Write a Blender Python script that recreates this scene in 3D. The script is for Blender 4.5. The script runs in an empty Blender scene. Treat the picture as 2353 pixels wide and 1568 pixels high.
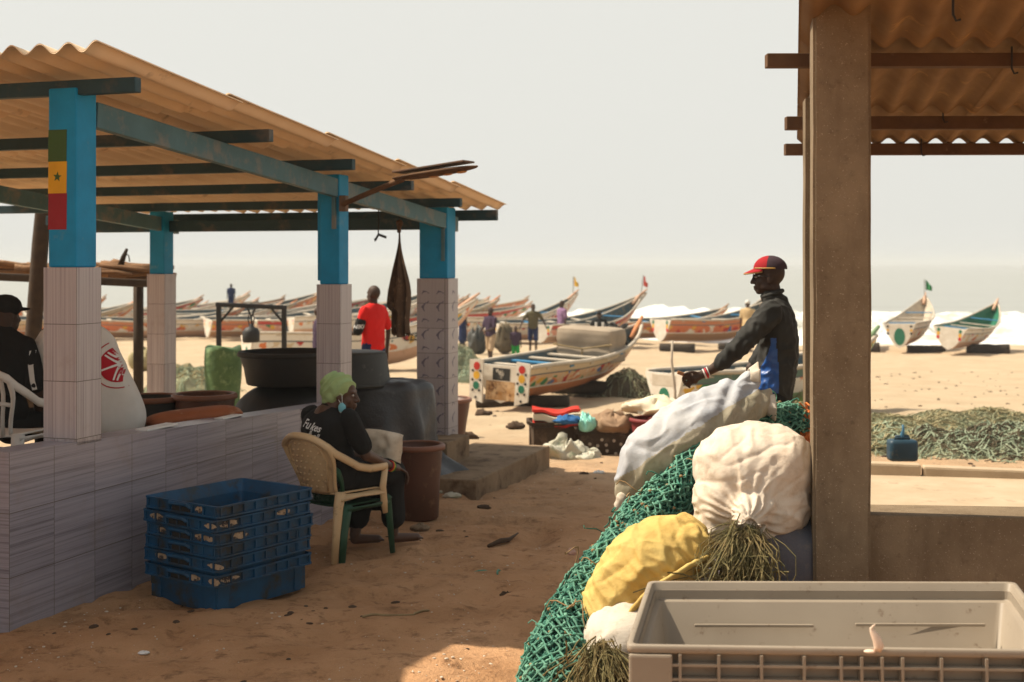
import bpy, bmesh, math, random
from mathutils import Vector, Matrix, noise
from mathutils.bvhtree import BVHTree
random.seed(7)
V = Vector
PI = math.pi
SC = bpy.context.scene
COL = SC.collection
# camera model: level camera two metres above the sand, 45 mm lens, horizon lifted by lens shift
F, CX, HY, CH = 2941.25, 1176.5, 605.0, 2.0
def at(px, py, Y):
    return V(((px-CX)/F*Y, Y, CH+(HY-py)/F*Y))
def lerp(a, b, t): return a+(b-a)*t
def clamp(x, a=0., b=1.): return max(a, min(b, x))
def sm(x, a, b):
    t = clamp((x-a)/(b-a)); return t*t*(3-2*t)
def nz(x, y, z=0.0): return noise.noise(V((x, y, z)))
def gz0(x, y):
    if y < 38: z = -.035*(y-8.55)
    else: z = -1.031-lerp(.016, .035, sm(x, 1, 11))*(y-38)
    return z
def gz(x, y):
    z = gz0(x, y)
    z += .20*math.exp(-((x-1.85)**2+(y-8.75)**2)/.35)
    z += .31*math.exp(-((x+1.86)**2+(y-17.2)**2)/.22)
    if y > 3:
        f = 1-sm(y, 55, 75)
        z += (.035*nz(x*.7, y*.7)+.022*nz(x*2.3, y*2.3, 3))*f
        if y < 19: z += (.012*nz(x*5.5, y*5.5, 7)-.15*max(0, nz(x*2.6, y*3.2, 20)-.15)-.09*max(0, nz(x*4.3, y*5, 44)-.2)+.03*max(0, nz(x*1.1+y*.5, y*.35, 31)-.1))*(1-sm(y, 13, 19))
        z += .05*nz(x*.5+9, y*.5)*sm(y, 14, 22)*f+.035*nz(x*1.5, y*1.5, 9)*sm(y, 14, 20)*f
    return z
def gp(px, py):
    Y = 6.0
    for i in range(60):
        z = gz0((px-CX)/F*Y, Y)
        Y = .5*Y+.5*F*(CH-z)/(py-HY)
    x = (px-CX)/F*Y
    return V((x, Y, gz(x, Y)))

# ---------- objects ----------
MW = {}
def tag(o, label=None, cat=None, group=None, kind=None):
    if label: o['label'] = label
    if cat: o['category'] = cat
    if group: o['group'] = group
    if kind: o['kind'] = kind
    return o
def thing(name, label, cat, loc=(0, 0, 0), rz=0.0, group=None, rx=0.0, ry=0.0):
    o = bpy.data.objects.new(name, None); COL.objects.link(o)
    o.empty_display_size = .1
    o.location = loc; o.rotation_euler = (rx, ry, rz)
    MW[o] = Matrix.LocRotScale(V(loc), o.rotation_euler, None)
    return tag(o, label, cat, group)
def adopt(o, parent, local):
    o.parent = parent
    if not local:
        if parent in MW: o.matrix_parent_inverse = MW[parent].inverted()
def copy_tree(o, parent=None):
    c = o.copy(); COL.objects.link(c)
    if parent is not None: c.parent = parent
    for ch in list(o.children): copy_tree(ch, c)
    return c
class MB:
    def __init__(s):
        s.v = []; s.f = []; s.mi = []; s.uv = []
        s.has_uv = False
    def add(s, vs, fs, mi=0, uvs=None, M=None):
        b = len(s.v)
        if M is not None: vs = [M @ V(p) for p in vs]
        s.v += [tuple(p) for p in vs]
        for k, f in enumerate(fs):
            s.f.append([b+i for i in f]); s.mi.append(mi)
            if uvs is not None:
                s.uv.append(uvs[k]); s.has_uv = True
            else: s.uv.append(None)
        return s
    def box(s, c, size, M=None, mi=0, bev=0.0):
        hx, hy, hz = size[0]/2, size[1]/2, size[2]/2
        b = min(bev, hx*.9, hy*.9, hz*.9)
        R = Matrix.Translation(V(c))
        if M is not None: R = R @ M.to_4x4()
        if b <= 0:
            vs = [(x*hx, y*hy, z*hz) for x in (-1, 1) for y in (-1, 1) for z in (-1, 1)]
            fs = [(0, 1, 3, 2), (4, 6, 7, 5), (0, 4, 5, 1), (2, 3, 7, 6), (0, 2, 6, 4), (1, 5, 7, 3)]
            return s.add(vs, fs, mi, M=R)
        bm = bmesh.new(); bmesh.ops.create_cube(bm, size=1)
        for v in bm.verts: v.co = V((v.co.x*2*hx, v.co.y*2*hy, v.co.z*2*hz))
        bmesh.ops.bevel(bm, geom=bm.edges[:], offset=b, segments=2, affect='EDGES', profile=.6)
        bm.verts.index_update()
        vs = [v.co.copy() for v in bm.verts]; fs = [[v.index for v in f.verts] for f in bm.faces]
        bm.free()
        return s.add(vs, fs, mi, M=R)
    def beam(s, a, b, w, h, up=(0, 0, 1), mi=0, bev=0.0, uv=False):
        a, b = V(a), V(b); d = (b-a); L = d.length; d.normalize()
        x = d.cross(V(up)); x.normalize(); z = x.cross(d)
        M = Matrix((x, d, z)).transposed()
        return s.box((a+b)/2, (w, L, h), M, mi, bev)
    def tube(s, pts, r, n=8, mi=0, caps=True, closed=False, flat=1.0):
        pts = [V(p) for p in pts]; k = len(pts)
        if not hasattr(r, '__len__'): r = [r]*k
        vs = []; prev = None
        for i in range(k):
            if closed: d = pts[(i+1) % k]-pts[i-1]
            else: d = pts[min(i+1, k-1)]-pts[max(i-1, 0)]
            if d.length < 1e-9: d = V((0, 0, 1))
            d.normalize()
            if prev is None:
                x = d.orthogonal().normalized()
            else:
                x = prev-d*prev.dot(d)
                if x.length < 1e-6: x = d.orthogonal()
                x.normalize()
            prev = x; y = d.cross(x)
            for j in range(n):
                a = 2*PI*j/n
                vs.append(pts[i]+x*(math.cos(a)*r[i])+y*(math.sin(a)*r[i]*flat))
        fs = []
        for i in range(k if closed else k-1):
            i2 = (i+1) % k
            for j in range(n):
                j2 = (j+1) % n
                fs.append((i*n+j, i*n+j2, i2*n+j2, i2*n+j))
        if caps and not closed:
            fs.append(tuple(range(n-1, -1, -1))); fs.append(tuple((k-1)*n+j for j in range(n)))
        return s.add(vs, fs, mi)
    def ell(s, c, r, M=None, nu=12, nv=8, mi=0):
        if not hasattr(r, '__len__'): r = (r, r, r)
        c = V(c); vs = []; fs = []
        vs.append((0, 0, r[2]))
        for i in range(1, nv):
            t = PI*i/nv
            for j in range(nu):
                a = 2*PI*j/nu
                vs.append((r[0]*math.sin(t)*math.cos(a), r[1]*math.sin(t)*math.sin(a), r[2]*math.cos(t)))
        vs.append((0, 0, -r[2])); e = len(vs)-1
        for j in range(nu):
            fs.append((0, 1+j, 1+(j+1) % nu))
            fs.append((e, e-nu+(j+1) % nu, e-nu+j))
        for i in range(nv-2):
            for j in range(nu):
                a = 1+i*nu+j; b = 1+i*nu+(j+1) % nu
                fs.append((a, a+nu, b+nu, b))
        T = Matrix.Translation(c)
        if M is not None: T = T @ M.to_4x4()
        return s.add(vs, fs, mi, M=T)
    def lathe(s, prof, c=(0, 0, 0), n=28, mi=0, M=None, jit=None):
        vs = []; fs = []
        for i, (r, z) in enumerate(prof):
            for j in range(n):
                a = 2*PI*j/n
                k = 1 if jit is None else jit(i, a)
                vs.append((r*k*math.cos(a), r*k*math.sin(a), z))
        for i in range(len(prof)-1):
            for j in range(n):
                j2 = (j+1) % n
                fs.append((i*n+j, i*n+j2, (i+1)*n+j2, (i+1)*n+j))
        T = Matrix.Translation(V(c))
        if M is not None: T = T @ M.to_4x4()
        return s.add(vs, fs, mi, M=T)
    def grid(s, fn, nu, nv, mi=0, closed_u=False, uvf=None):
        vs = [fn(i/(nu if closed_u else nu-1), j/(nv-1)) for j in range(nv) for i in range(nu)]
        fs = []; uvs = []
        for j in range(nv-1):
            for i in range(nu if closed_u else nu-1):
                i2 = (i+1) % nu
                fs.append((j*nu+i, j*nu+i2, (j+1)*nu+i2, (j+1)*nu+i))
                if uvf: uvs.append([uvf(a/(nu-1), b/(nv-1)) for a, b in ((i, j), (i+1, j), (i+1, j+1), (i, j+1))])
        return s.add(vs, fs, mi, uvs if uvf else None)
    def prism(s, poly, o, x, y, th, mi=0):
        "flat outline in the plane (o,x,y) extruded along x cross y"
        o, x, y = V(o), V(x), V(y); nrm = x.cross(y).normalized()
        n = len(poly)
        a = [o+x*p[0]+y*p[1]+nrm*th for p in poly]; b = [o+x*p[0]+y*p[1] for p in poly]
        fs = [tuple(range(n)), tuple(range(2*n-1, n-1, -1))]
        for i in range(n): fs.append((i, n+i, n+(i+1) % n, (i+1) % n))
        return s.add(a+b, fs, mi)
    def build(s, name, mats, parent=None, smooth=False, local=False, loc=None, auto=None):
        me = bpy.data.meshes.new(name)
        me.from_pydata(s.v, [], s.f)
        if not isinstance(mats, (list, tuple)): mats = [mats]
        for m in mats: me.materials.append(m)
        if len(mats) > 1: me.polygons.foreach_set('material_index', s.mi)
        if s.has_uv:
            ul = me.uv_layers.new(name='UVMap'); dat = []
            for u, f in zip(s.uv, s.f):
                dat += [c for p in (u if u else [(0, 0)]*len(f)) for c in p]
            ul.data.foreach_set('uv', dat)
        if smooth: me.polygons.foreach_set('use_smooth', [True]*len(me.polygons))
        me.validate(); me.update()
        o = bpy.data.objects.new(name, me); COL.objects.link(o)
        if loc is not None:
            o.location = loc
            me.transform(Matrix.Translation(-V(loc)))
        if parent is not None: adopt(o, parent, local)
        return o
def struct(o): o['kind'] = 'structure'; return o
def fuse(mb, name, voxel, smooth=6, fac=.5, disp=None):
    "merge overlapping rounded solids into one continuous skin; returns an MB"
    me = bpy.data.meshes.new('t'); me.from_pydata(mb.v, [], mb.f)
    o = bpy.data.objects.new('t', me); COL.objects.link(o)
    m = o.modifiers.new('r', 'REMESH'); m.mode = 'VOXEL'; m.voxel_size = voxel
    if smooth:
        m = o.modifiers.new('s', 'SMOOTH'); m.iterations = smooth; m.factor = fac
    dg = bpy.context.evaluated_depsgraph_get()
    ev = o.evaluated_get(dg); em = ev.to_mesh()
    out = MB()
    vs = [v.co.copy() for v in em.vertices]
    if disp:
        ns = [v.normal.copy() for v in em.vertices]
        vs = [p+n*disp(p) for p, n in zip(vs, ns)]
    fs = [tuple(p.vertices) for p in em.polygons]
    ev.to_mesh_clear()
    out.add(vs, fs)
    bpy.data.objects.remove(o); bpy.data.meshes.remove(me)
    return out
def chain(mb, pts, rs, step=.35, nu=10, nv=7):
    pts = [V(p) for p in pts]
    for i in range(len(pts)-1):
        a, b = pts[i], pts[i+1]; L = (b-a).length
        n = max(1, int(L/(min(rs[i], rs[i+1])*step)))
        for k in range(n+1):
            t = k/n; mb.ell(lerp(a, b, t), lerp(rs[i], rs[i+1], t), nu=nu, nv=nv)
def trunk(mb, st, M, n=22, sub=4):
    "smooth lofted torso through (centre, front-back radius, side radius) stations"
    f, l = M.col[0].to_3d(), M.col[1].to_3d(); L = []
    k = len(st)
    for i in range(k-1):
        a_, b_, c_, d_ = st[max(i-1, 0)], st[i], st[i+1], st[min(i+2, k-1)]
        for j in range(sub):
            x = j/sub; h = lambda p, q, r, s: .5*((q*2)+(r-p)*x+(p*2-q*5+r*4-s)*x*x+(q*3-p-r*3+s)*x**3)
            L.append(tuple(h(a_[q], b_[q], c_[q], d_[q]) for q in range(3)))
    L.append(st[-1]); vs = []; m = len(L)
    for c, rf, rl in L:
        for j in range(n):
            a = 2*PI*j/n; ca, sa = math.cos(a), math.sin(a)
            vs.append(V(c)+f*rf*abs(ca)**.9*(1 if ca > 0 else -1)+l*rl*abs(sa)**.9*(1 if sa > 0 else -1))
    fs = [(i*n+j, (i+1)*n+j, (i+1)*n+(j+1) % n, i*n+(j+1) % n) for i in range(m-1) for j in range(n)]
    fs += [tuple(range(n)), tuple(range(m*n-1, m*n-n-1, -1))]
    return mb.add(vs, fs)
def bvh(mb): return BVHTree.FromPolygons([V(p) for p in mb.v], mb.f)
def text2d(s, size=1.0, shear=0.0, bold=0.0):
    c = bpy.data.curves.new('t', 'FONT'); c.body = s; c.size = size; c.shear = shear; c.offset = bold
    c.align_x = 'CENTER'; c.align_y = 'CENTER'; c.resolution_u = 3
    o = bpy.data.objects.new('t', c); COL.objects.link(o)
    dg = bpy.context.evaluated_depsgraph_get(); ev = o.evaluated_get(dg); em = ev.to_mesh()
    vs = [v.co.copy() for v in em.vertices]; fs = [tuple(p.vertices) for p in em.polygons]
    ev.to_mesh_clear(); bpy.data.objects.remove(o); bpy.data.curves.remove(c)
    return vs, fs
def project(mb, vs, fs, o, x, y, tree, off=.003, mi=0, dist=.5):
    o, x, y = V(o), V(x).normalized(), V(y).normalized(); n = x.cross(y).normalized()
    out = []
    for p in vs:
        q = o+x*p[0]+y*p[1]
        hit, nn, i, d = tree.ray_cast(q+n*dist, -n, dist*2)
        out.append(hit+n*off if hit is not None else None)
    keep = [f for f in fs if all(out[i] is not None for i in f)]
    out = [q if q is not None else V((0, 0, 0)) for q in out]
    used = sorted({i for f in keep for i in f}); mp = {i: k for k, i in enumerate(used)}
    mb.add([out[i] for i in used], [tuple(mp[i] for i in f) for f in keep], mi)
def quadstrip(pts, w):
    "2-D stroke of width w through pts -> verts, faces"
    vs = []; n = len(pts)
    for i, p in enumerate(pts):
        a = V(pts[max(i-1, 0)]); b = V(pts[min(i+1, n-1)]); d = (b-a)
        d = d.normalized() if d.length > 1e-9 else V((1, 0))
        q = V((-d.y, d.x))*w/2; p = V(p)
        vs += [(p.x+q.x, p.y+q.y), (p.x-q.x, p.y-q.y)]
    return vs, [(2*i, 2*i+1, 2*i+3, 2*i+2) for i in range(n-1)]

# ---------- materials ----------
class NT:
    def __init__(s, name):
        m = bpy.data.materials.new(name); m.use_nodes = True
        s.m = m; s.t = m.node_tree; s.n = s.t.nodes; s.l = s.t.links
        s.b = s.n['Principled BSDF']
    def new(s, typ, **kw):
        n = s.n.new('ShaderNode'+typ)
        for k, v in kw.items():
            if hasattr(n, k) and not k[0].isupper(): setattr(n, k, v)
            else: n.inputs[k.replace('_', ' ')].default_value = v
        return n
    def link(s, a, b): s.l.new(a, b)
    def coord(s, kind='Object', scale=(1, 1, 1), rot=(0, 0, 0), loc=(0, 0, 0)):
        c = s.new('TexCoord'); mp = s.new('Mapping')
        mp.inputs['Scale'].default_value = scale; mp.inputs['Rotation'].default_value = rot; mp.inputs['Location'].default_value = loc
        s.link(c.outputs[kind], mp.inputs[0]); return mp.outputs[0]
    def noise(s, co, scale, detail=4, rough=.55, dist=0):
        n = s.new('TexNoise'); n.inputs['Scale'].default_value = scale; n.inputs['Detail'].default_value = detail
        n.inputs['Roughness'].default_value = rough; n.inputs['Distortion'].default_value = dist
        s.link(co, n.inputs['Vector']); return n.outputs['Fac']
    def ramp(s, fac, stops, interp='LINEAR'):
        r = s.new('ValToRGB'); e = r.color_ramp; e.interpolation = interp
        while len(e.elements) < len(stops): e.elements.new(.5)
        for el, (p, c) in zip(e.elements, stops):
            el.position = p; el.color = (*(c if hasattr(c, '__len__') else (c, c, c)), 1)
        s.link(fac, r.inputs[0]); return r.outputs[0]
    def mix(s, fac, a, b, mode='MIX'):
        m = s.new('Mix', data_type='RGBA', blend_type=mode)
        for sock, v in ((m.inputs[0], fac), (m.inputs[6], a), (m.inputs[7], b)):
            if hasattr(v, 'links') or isinstance(v, bpy.types.NodeSocket): s.link(v, sock)
            elif hasattr(v, '__len__'): sock.default_value = (*v, 1)
            else: sock.default_value = v
        return m.outputs[2]
    def math(s, op, a, b=0.0):
        m = s.new('Math', operation=op)
        for sock, v in ((m.inputs[0], a), (m.inputs[1], b)):
            if isinstance(v, bpy.types.NodeSocket): s.link(v, sock)
            else: sock.default_value = v
        return m.outputs[0]
    def bump(s, h, strength=.3, dist=.01):
        b = s.new('Bump'); b.inputs['Strength'].default_value = strength; b.inputs['Distance'].default_value = dist
        s.link(h, b.inputs['Height']); s.link(b.outputs[0], s.b.inputs['Normal'])
    def col(s, c):
        if isinstance(c, bpy.types.NodeSocket): s.link(c, s.b.inputs['Base Color'])
        else: s.b.inputs['Base Color'].default_value = (*c, 1)
    def fin(s, rough=.8, spec=.3, metal=0.0):
        s.b.inputs['Roughness'].default_value = rough; s.b.inputs['Specular IOR Level'].default_value = spec
        s.b.inputs['Metallic'].default_value = metal
        return s.m
def pm(name, c1, c2=None, scale=6.0, rough=.8, spec=.3, bump=.2, bs=40.0, bd=.004, wear=None, wscale=9.0, wlo=.55, whi=.65, stretch=(1, 1, 1), metal=0.0, sub=0.0):
    t = NT(name); co = t.coord('Object', stretch)
    if c2 is None: c2 = tuple(x*.7 for x in c1)
    f = t.noise(co, scale, 5, .6)
    c = t.mix(t.ramp(f, [(.3, 0.), (.7, 1.)]), c1, c2)
    if wear:
        g = t.noise(co, wscale, 6, .65)
        c = t.mix(t.ramp(g, [(wlo, 0.), (whi, 1.)]), c, wear)
    t.col(c)
    if bump: t.bump(t.noise(co, bs, 4, .6), bump, bd)
    return t.fin(rough, spec, metal)
# ---------- camera, light, air ----------
cam = bpy.data.cameras.new('camera'); co = bpy.data.objects.new('camera', cam); COL.objects.link(co)
co.location = (0, 0, CH); co.rotation_euler = (PI/2, 0, 0)
cam.lens = 45; cam.sensor_width = 36; cam.shift_y = -.0761; cam.clip_end = 20000; cam.clip_start = .05
cam.dof.use_dof = True; cam.dof.focus_distance = 6.6; cam.dof.aperture_fstop = 3.2
SC.camera = co
SUN_EL = math.radians(54)
sd = bpy.data.lights.new('sun', 'SUN'); sd.energy = 5.0; sd.angle = math.radians(.6); sd.color = (1, .88, .70)
so = bpy.data.objects.new('sun', sd); COL.objects.link(so)
ldir = V((math.cos(SUN_EL), -.10, -math.sin(SUN_EL))).normalized()
so.rotation_euler = ldir.to_track_quat('-Z', 'Y').to_euler()
so.location = (-6, 4, 12)
w = bpy.data.worlds.new('World'); SC.world = w; w.use_nodes = True
nt = w.node_tree; bg = nt.nodes['Background']
sky = nt.nodes.new('ShaderNodeTexSky'); sky.sky_type = 'NISHITA'; sky.sun_disc = False
sky.sun_elevation = SUN_EL; sky.sun_rotation = math.radians(-80); sky.dust_density = 6; sky.air_density = 1.6; sky.ozone_density = 1
hs = nt.nodes.new('ShaderNodeHueSaturation'); hs.inputs['Saturation'].default_value = .30; hs.inputs['Value'].default_value = 1.0
mx = nt.nodes.new('ShaderNodeMix'); mx.data_type = 'RGBA'; mx.inputs[7].default_value = (7.6, 7.55, 7.05, 1)
nt.links.new(sky.outputs[0], hs.inputs['Color']); nt.links.new(hs.outputs[0], mx.inputs[6]); nt.links.new(mx.outputs[2], bg.inputs[0])
tc = nt.nodes.new('ShaderNodeTexCoord'); sx = nt.nodes.new('ShaderNodeSeparateXYZ'); rp_ = nt.nodes.new('ShaderNodeValToRGB')
rp_.color_ramp.elements[0].position = .20; rp_.color_ramp.elements[0].color = (.90, .90, .90, 1); rp_.color_ramp.elements[1].position = .62; rp_.color_ramp.elements[1].color = (.30, .30, .30, 1)
nt.links.new(tc.outputs['Generated'], sx.inputs[0]); nt.links.new(sx.outputs[2], rp_.inputs[0]); nt.links.new(rp_.outputs[0], mx.inputs[0])
bg.inputs[1].default_value = .08
SC.view_settings.view_transform = 'Standard'; SC.view_settings.look = 'None'; SC.view_settings.exposure = 0.5; SC.view_settings.gamma = 1
SC.cycles.use_denoising = True; SC.cycles.max_bounces = 8; SC.cycles.diffuse_bounces = 4; SC.cycles.volume_bounces = 0
SC.cycles.sample_clamp_indirect = 6

# ---------- materials ----------
def sand_mat():
    t = NT('beach_sand'); co = t.coord('Object')
    sep = t.new('SeparateXYZ'); t.link(co, sep.inputs[0])
    far = t.math('ADD', sep.outputs[1], t.math('MULTIPLY', t.math('SUBTRACT', t.noise(co, .45, 4), .5), 7.0))
    fm = t.ramp(t.math('DIVIDE', far, 40.0), [(.24, 0.), (.46, 1.)])
    n1 = t.noise(co, 1.3, 6, .65); n2 = t.noise(co, 9, 6, .7); n3 = t.noise(co, 60, 4, .7)
    near = t.mix(t.ramp(n1, [(.3, 0.), (.7, 1.)]), (.50, .29, .155), (.34, .18, .085))
    near = t.mix(t.ramp(n2, [(.54, 0.), (.68, .75)]), near, (.15, .075, .036))
    n4 = t.noise(co, 3.4, 6, .7); near = t.mix(t.ramp(n4, [(.55, 0.), (.70, .6)]), near, (.17, .09, .045))
    near = t.mix(t.ramp(n3, [(.66, 0.), (.74, .7)]), near, (.58, .43, .29))
    fars = t.mix(t.ramp(n1, [(.3, 0.), (.7, 1.)]), (.47, .365, .245), (.39, .295, .19))
    fars = t.mix(t.ramp(n2, [(.62, 0.), (.74, .35)]), fars, (.35, .24, .15))
    t.col(t.mix(fm, near, fars))
    h = t.math('ADD', t.math('MULTIPLY', n2, 1.0), t.math('MULTIPLY', n3, .35))
    t.bump(h, 1.0, .035)
    return t.fin(.95, .1)
M_sand = sand_mat()
def sea_mat():
    t = NT('sea_water'); co = t.coord('Object', (1, 1, 1)); co2 = t.coord('Object', (.25, 1, 1))
    n = t.noise(co2, .35, 5, .6)
    t.col(t.mix(n, (.235, .242, .222), (.32, .33, .305)))
    t.bump(t.noise(co2, 1.1, 4, .6), .35, .25)
    return t.fin(.35, .35)
M_sea = sea_mat()
def foam_mat():
    t = NT('sea_foam'); co = t.coord('Object', (.6, 1, 1)); n = t.noise(co, .9, 6, .65); n2 = t.noise(co, 2.8, 5, .7)
    sep = t.new('SeparateXYZ'); t.link(co, sep.inputs[0])
    t.col(t.mix(t.ramp(n, [(.36, 0.), (.54, 1.)]), (.50, .50, .42), (.86, .86, .83)))
    t.bump(n2, .9, .3); return t.fin(.7, .2)
M_foam = foam_mat()
M_green = pm('swell_green', (.22, .30, .10), (.30, .36, .16), .6, .4, .4)
def tile_mat(name, horiz, base, dark, tw, th, grout=(.10, .085, .07), light=None):
    t = NT(name); co = t.coord('UV')
    sep = t.new('SeparateXYZ'); t.link(co, sep.inputs[0])
    u, v = sep.outputs[0], sep.outputs[1]
    a, b = (u, v) if horiz else (v, u)
    iu = t.math('FLOOR', t.math('DIVIDE', u, tw)); iv = t.math('FLOOR', t.math('DIVIDE', v, th))
    wn = t.new('TexWhiteNoise', noise_dimensions='2D'); cv = t.new('CombineXYZ'); t.link(iu, cv.inputs[0]); t.link(iv, cv.inputs[1]); t.link(cv.outputs[0], wn.inputs['Vector'])
    per = t.new('CombineXYZ'); t.link(t.math('MULTIPLY', a, .03), per.inputs[0])
    # grain repeats on every tile with a small shift
    loc = t.math('FRACT', t.math('DIVIDE', b, th if horiz else tw))
    t.link(t.math('ADD', loc, t.math('MULTIPLY', wn.outputs['Value'], .10)), per.inputs[1])
    s1 = t.noise(per.outputs[0], 11, 6, .75)
    s2n = t.new('CombineXYZ'); t.link(t.math('MULTIPLY', loc, 30.0), s2n.inputs[1]); t.link(t.math('MULTIPLY', a, .8), s2n.inputs[0])
    s2 = t.noise(s2n.outputs[0], 1.0, 3, .6)
    c = t.mix(t.ramp(s1, [(.36, 1.), (.52, .15), (.66, 0.)]), base, dark)
    c = t.mix(t.ramp(s2, [(.57, 0.), (.70, .5)]), c, dark)
    c = t.mix(t.math('MULTIPLY', wn.outputs['Value'], .30), c, light or tuple(x*1.35 for x in base))
    fu = t.math('FRACT', t.math('DIVIDE', u, tw)); fv = t.math('FRACT', t.math('DIVIDE', v, th))
    g = t.math('MAXIMUM', t.math('LESS_THAN', fu, .004/tw*1.0), t.math('LESS_THAN', fv, .004/th))
    c = t.mix(g, c, grout)
    dirt = t.noise(t.coord('Object'), 3.2, 6, .7)
    c = t.mix(t.ramp(dirt, [(.55, 0.), (.8, .5)]), c, (.22, .16, .11))
    t.col(c)
    t.bump(t.math('SUBTRACT', 1.0, g), .4, .003)
    return t.fin(.32, .45)
M_walltile = tile_mat('wall_tiles', True, (.285, .270, .315), (.085, .075, .095), .36, .34)
M_coltile = tile_mat('column_tiles', False, (.44, .40, .41), (.20, .17, .185), .245, .325)
M_doltile = tile_mat('plain_tiles', False, (.36, .325, .335), (.30, .265, .275), .22, .25)
M_dolph = pm('tile_print', (.17, .155, .21), None, 10, .4, .4, 0)
def paint(name, c, worn=(.30, .33, .33), lo=.60, hi=.70, rough=.6, ws=5):
    return pm(name, c, tuple(x*.72 for x in c), 3.5, rough, .3, .35, 45, .004, worn, ws, lo, hi)
M_blue = paint('blue_paint', (.004, .255, .50), (.11, .25, .33), .60, .76)
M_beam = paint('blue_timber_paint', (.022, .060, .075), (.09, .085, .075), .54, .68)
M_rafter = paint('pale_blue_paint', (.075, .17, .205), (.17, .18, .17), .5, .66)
M_fgreen = paint('flag_green', (.045, .10, .025), (.06, .08, .03))
M_fyel = paint('flag_yellow', (.70, .36, .015), (.5, .3, .05))
M_fred = paint('flag_red', (.30, .015, .025), (.2, .03, .03))
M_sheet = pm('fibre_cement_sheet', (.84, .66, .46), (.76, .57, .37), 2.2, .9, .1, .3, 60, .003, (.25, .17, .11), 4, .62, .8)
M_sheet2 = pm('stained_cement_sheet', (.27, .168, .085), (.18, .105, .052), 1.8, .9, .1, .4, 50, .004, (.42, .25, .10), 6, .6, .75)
M_timber = pm('brown_timber', (.13, .07, .035), (.08, .042, .022), 5, .85, .2, .5, 30, .006, (.22, .14, .08), 7, .62, .75)
M_concrete = pm('rough_concrete', (.235, .180, .118), (.165, .122, .078), 2.6, .92, .2, .55, 90, .004, (.10, .075, .05), 6, .60, .74)
def concrete_mat():
    t = NT('rough_concrete'); co = t.coord('Object'); n1 = t.noise(co, 2.2, 6, .65); n2 = t.noise(co, 22, 6, .7); n3 = t.noise(co, 120, 3, .6); n4 = t.noise(t.coord('Object', (1, 1, .22)), 7, 6, .65)
    c = t.mix(t.ramp(n1, [(.35, 0.), (.65, 1.)]), (.245, .185, .120), (.165, .120, .075))
    c = t.mix(t.ramp(n4, [(.50, 0.), (.72, .6)]), c, (.115, .082, .052))
    c = t.mix(t.ramp(n2, [(.57, 0.), (.70, .6)]), c, (.10, .072, .046)); c = t.mix(t.ramp(n3, [(.63, 0.), (.70, .8)]), c, (.42, .34, .25))
    t.col(c); t.bump(t.math('ADD', n2, t.math('MULTIPLY', n3, .5)), .7, .008); return t.fin(.93, .15)
M_concrete = concrete_mat()
M_slab = pm('dusty_slab', (.46, .36, .25), (.38, .29, .19), 3, .95, .1, .5, 40, .006, (.24, .17, .11), 4, .6, .75)
M_iron = pm('rusty_iron', (.10, .075, .055), (.16, .08, .04), 14, .7, .4, .2)
M_black = pm('black_rubber', (.012, .012, .011), (.02, .018, .016), 5, .6, .4, .1)
M_darkwood = pm('dark_wood', (.035, .025, .018), (.06, .04, .025), 8, .85, .2, .4)

# ---------- setting: ground, sea, surf ----------
def axis(segs):
    out = []
    for a, b, d in segs:
        n = max(1, round((b-a)/d)); out += [a+(b-a)*i/n for i in range(n)]
    return out+[segs[-1][1]]
ys = axis([(-40, 0, 8), (0, 5, .5), (5, 15.5, .07), (15.5, 40, .22), (40, 84, .6), (84, 130, 8), (130, 400, 90)])
xs = axis([(-400, -60, 85), (-60, -24, 3), (-24, -6, .35), (-6, -4, .15), (-4, 3.6, .07), (3.6, 8, .15), (8, 28, .4), (28, 60, 3), (60, 400, 85)])
g = MB()
for y in ys:
    for x in xs: g.v.append((x, y, gz(x, y)))
nx = len(xs)
g.f = [(j*nx+i, j*nx+i+1, (j+1)*nx+i+1, (j+1)*nx+i) for j in range(len(ys)-1) for i in range(nx-1)]
g.mi = [0]*len(g.f); g.uv = [None]*len(g.f)
ground = struct(g.build('ground', M_sand, smooth=True)); tag(ground, 'brown dirt near the sheds turning to pale beach sand further off', 'ground')
SEA = -1.75
def seaf(x, y):
    a = (1-sm(y, 90, 260))
    return SEA+a*(.22*nz(x*.03, y*.16, 5)+.10*nz(x*.12, y*.5, 2))
ysea = axis([(52, 110, 1.0), (110, 300, 6), (300, 1200, 90), (1200, 9000, 1300)])
xsea = axis([(-6000, -400, 800), (-400, -60, 40), (-60, 60, 2.0), (60, 400, 40), (400, 6000, 800)])
s = MB(); nx = len(xsea)
for y in ysea:
    for x in xsea: s.v.append((x, y, seaf(x, y) if y > 60 else SEA-.05))
s.f = [(j*nx+i, j*nx+i+1, (j+1)*nx+i+1, (j+1)*nx+i) for j in range(len(ysea)-1) for i in range(nx-1)]
s.mi = [0]*len(s.f); s.uv = [None]*len(s.f)
sea = struct(s.build('sea', M_sea, smooth=True)); tag(sea, 'hazy grey green sea fading into the sky', 'sea')
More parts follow.
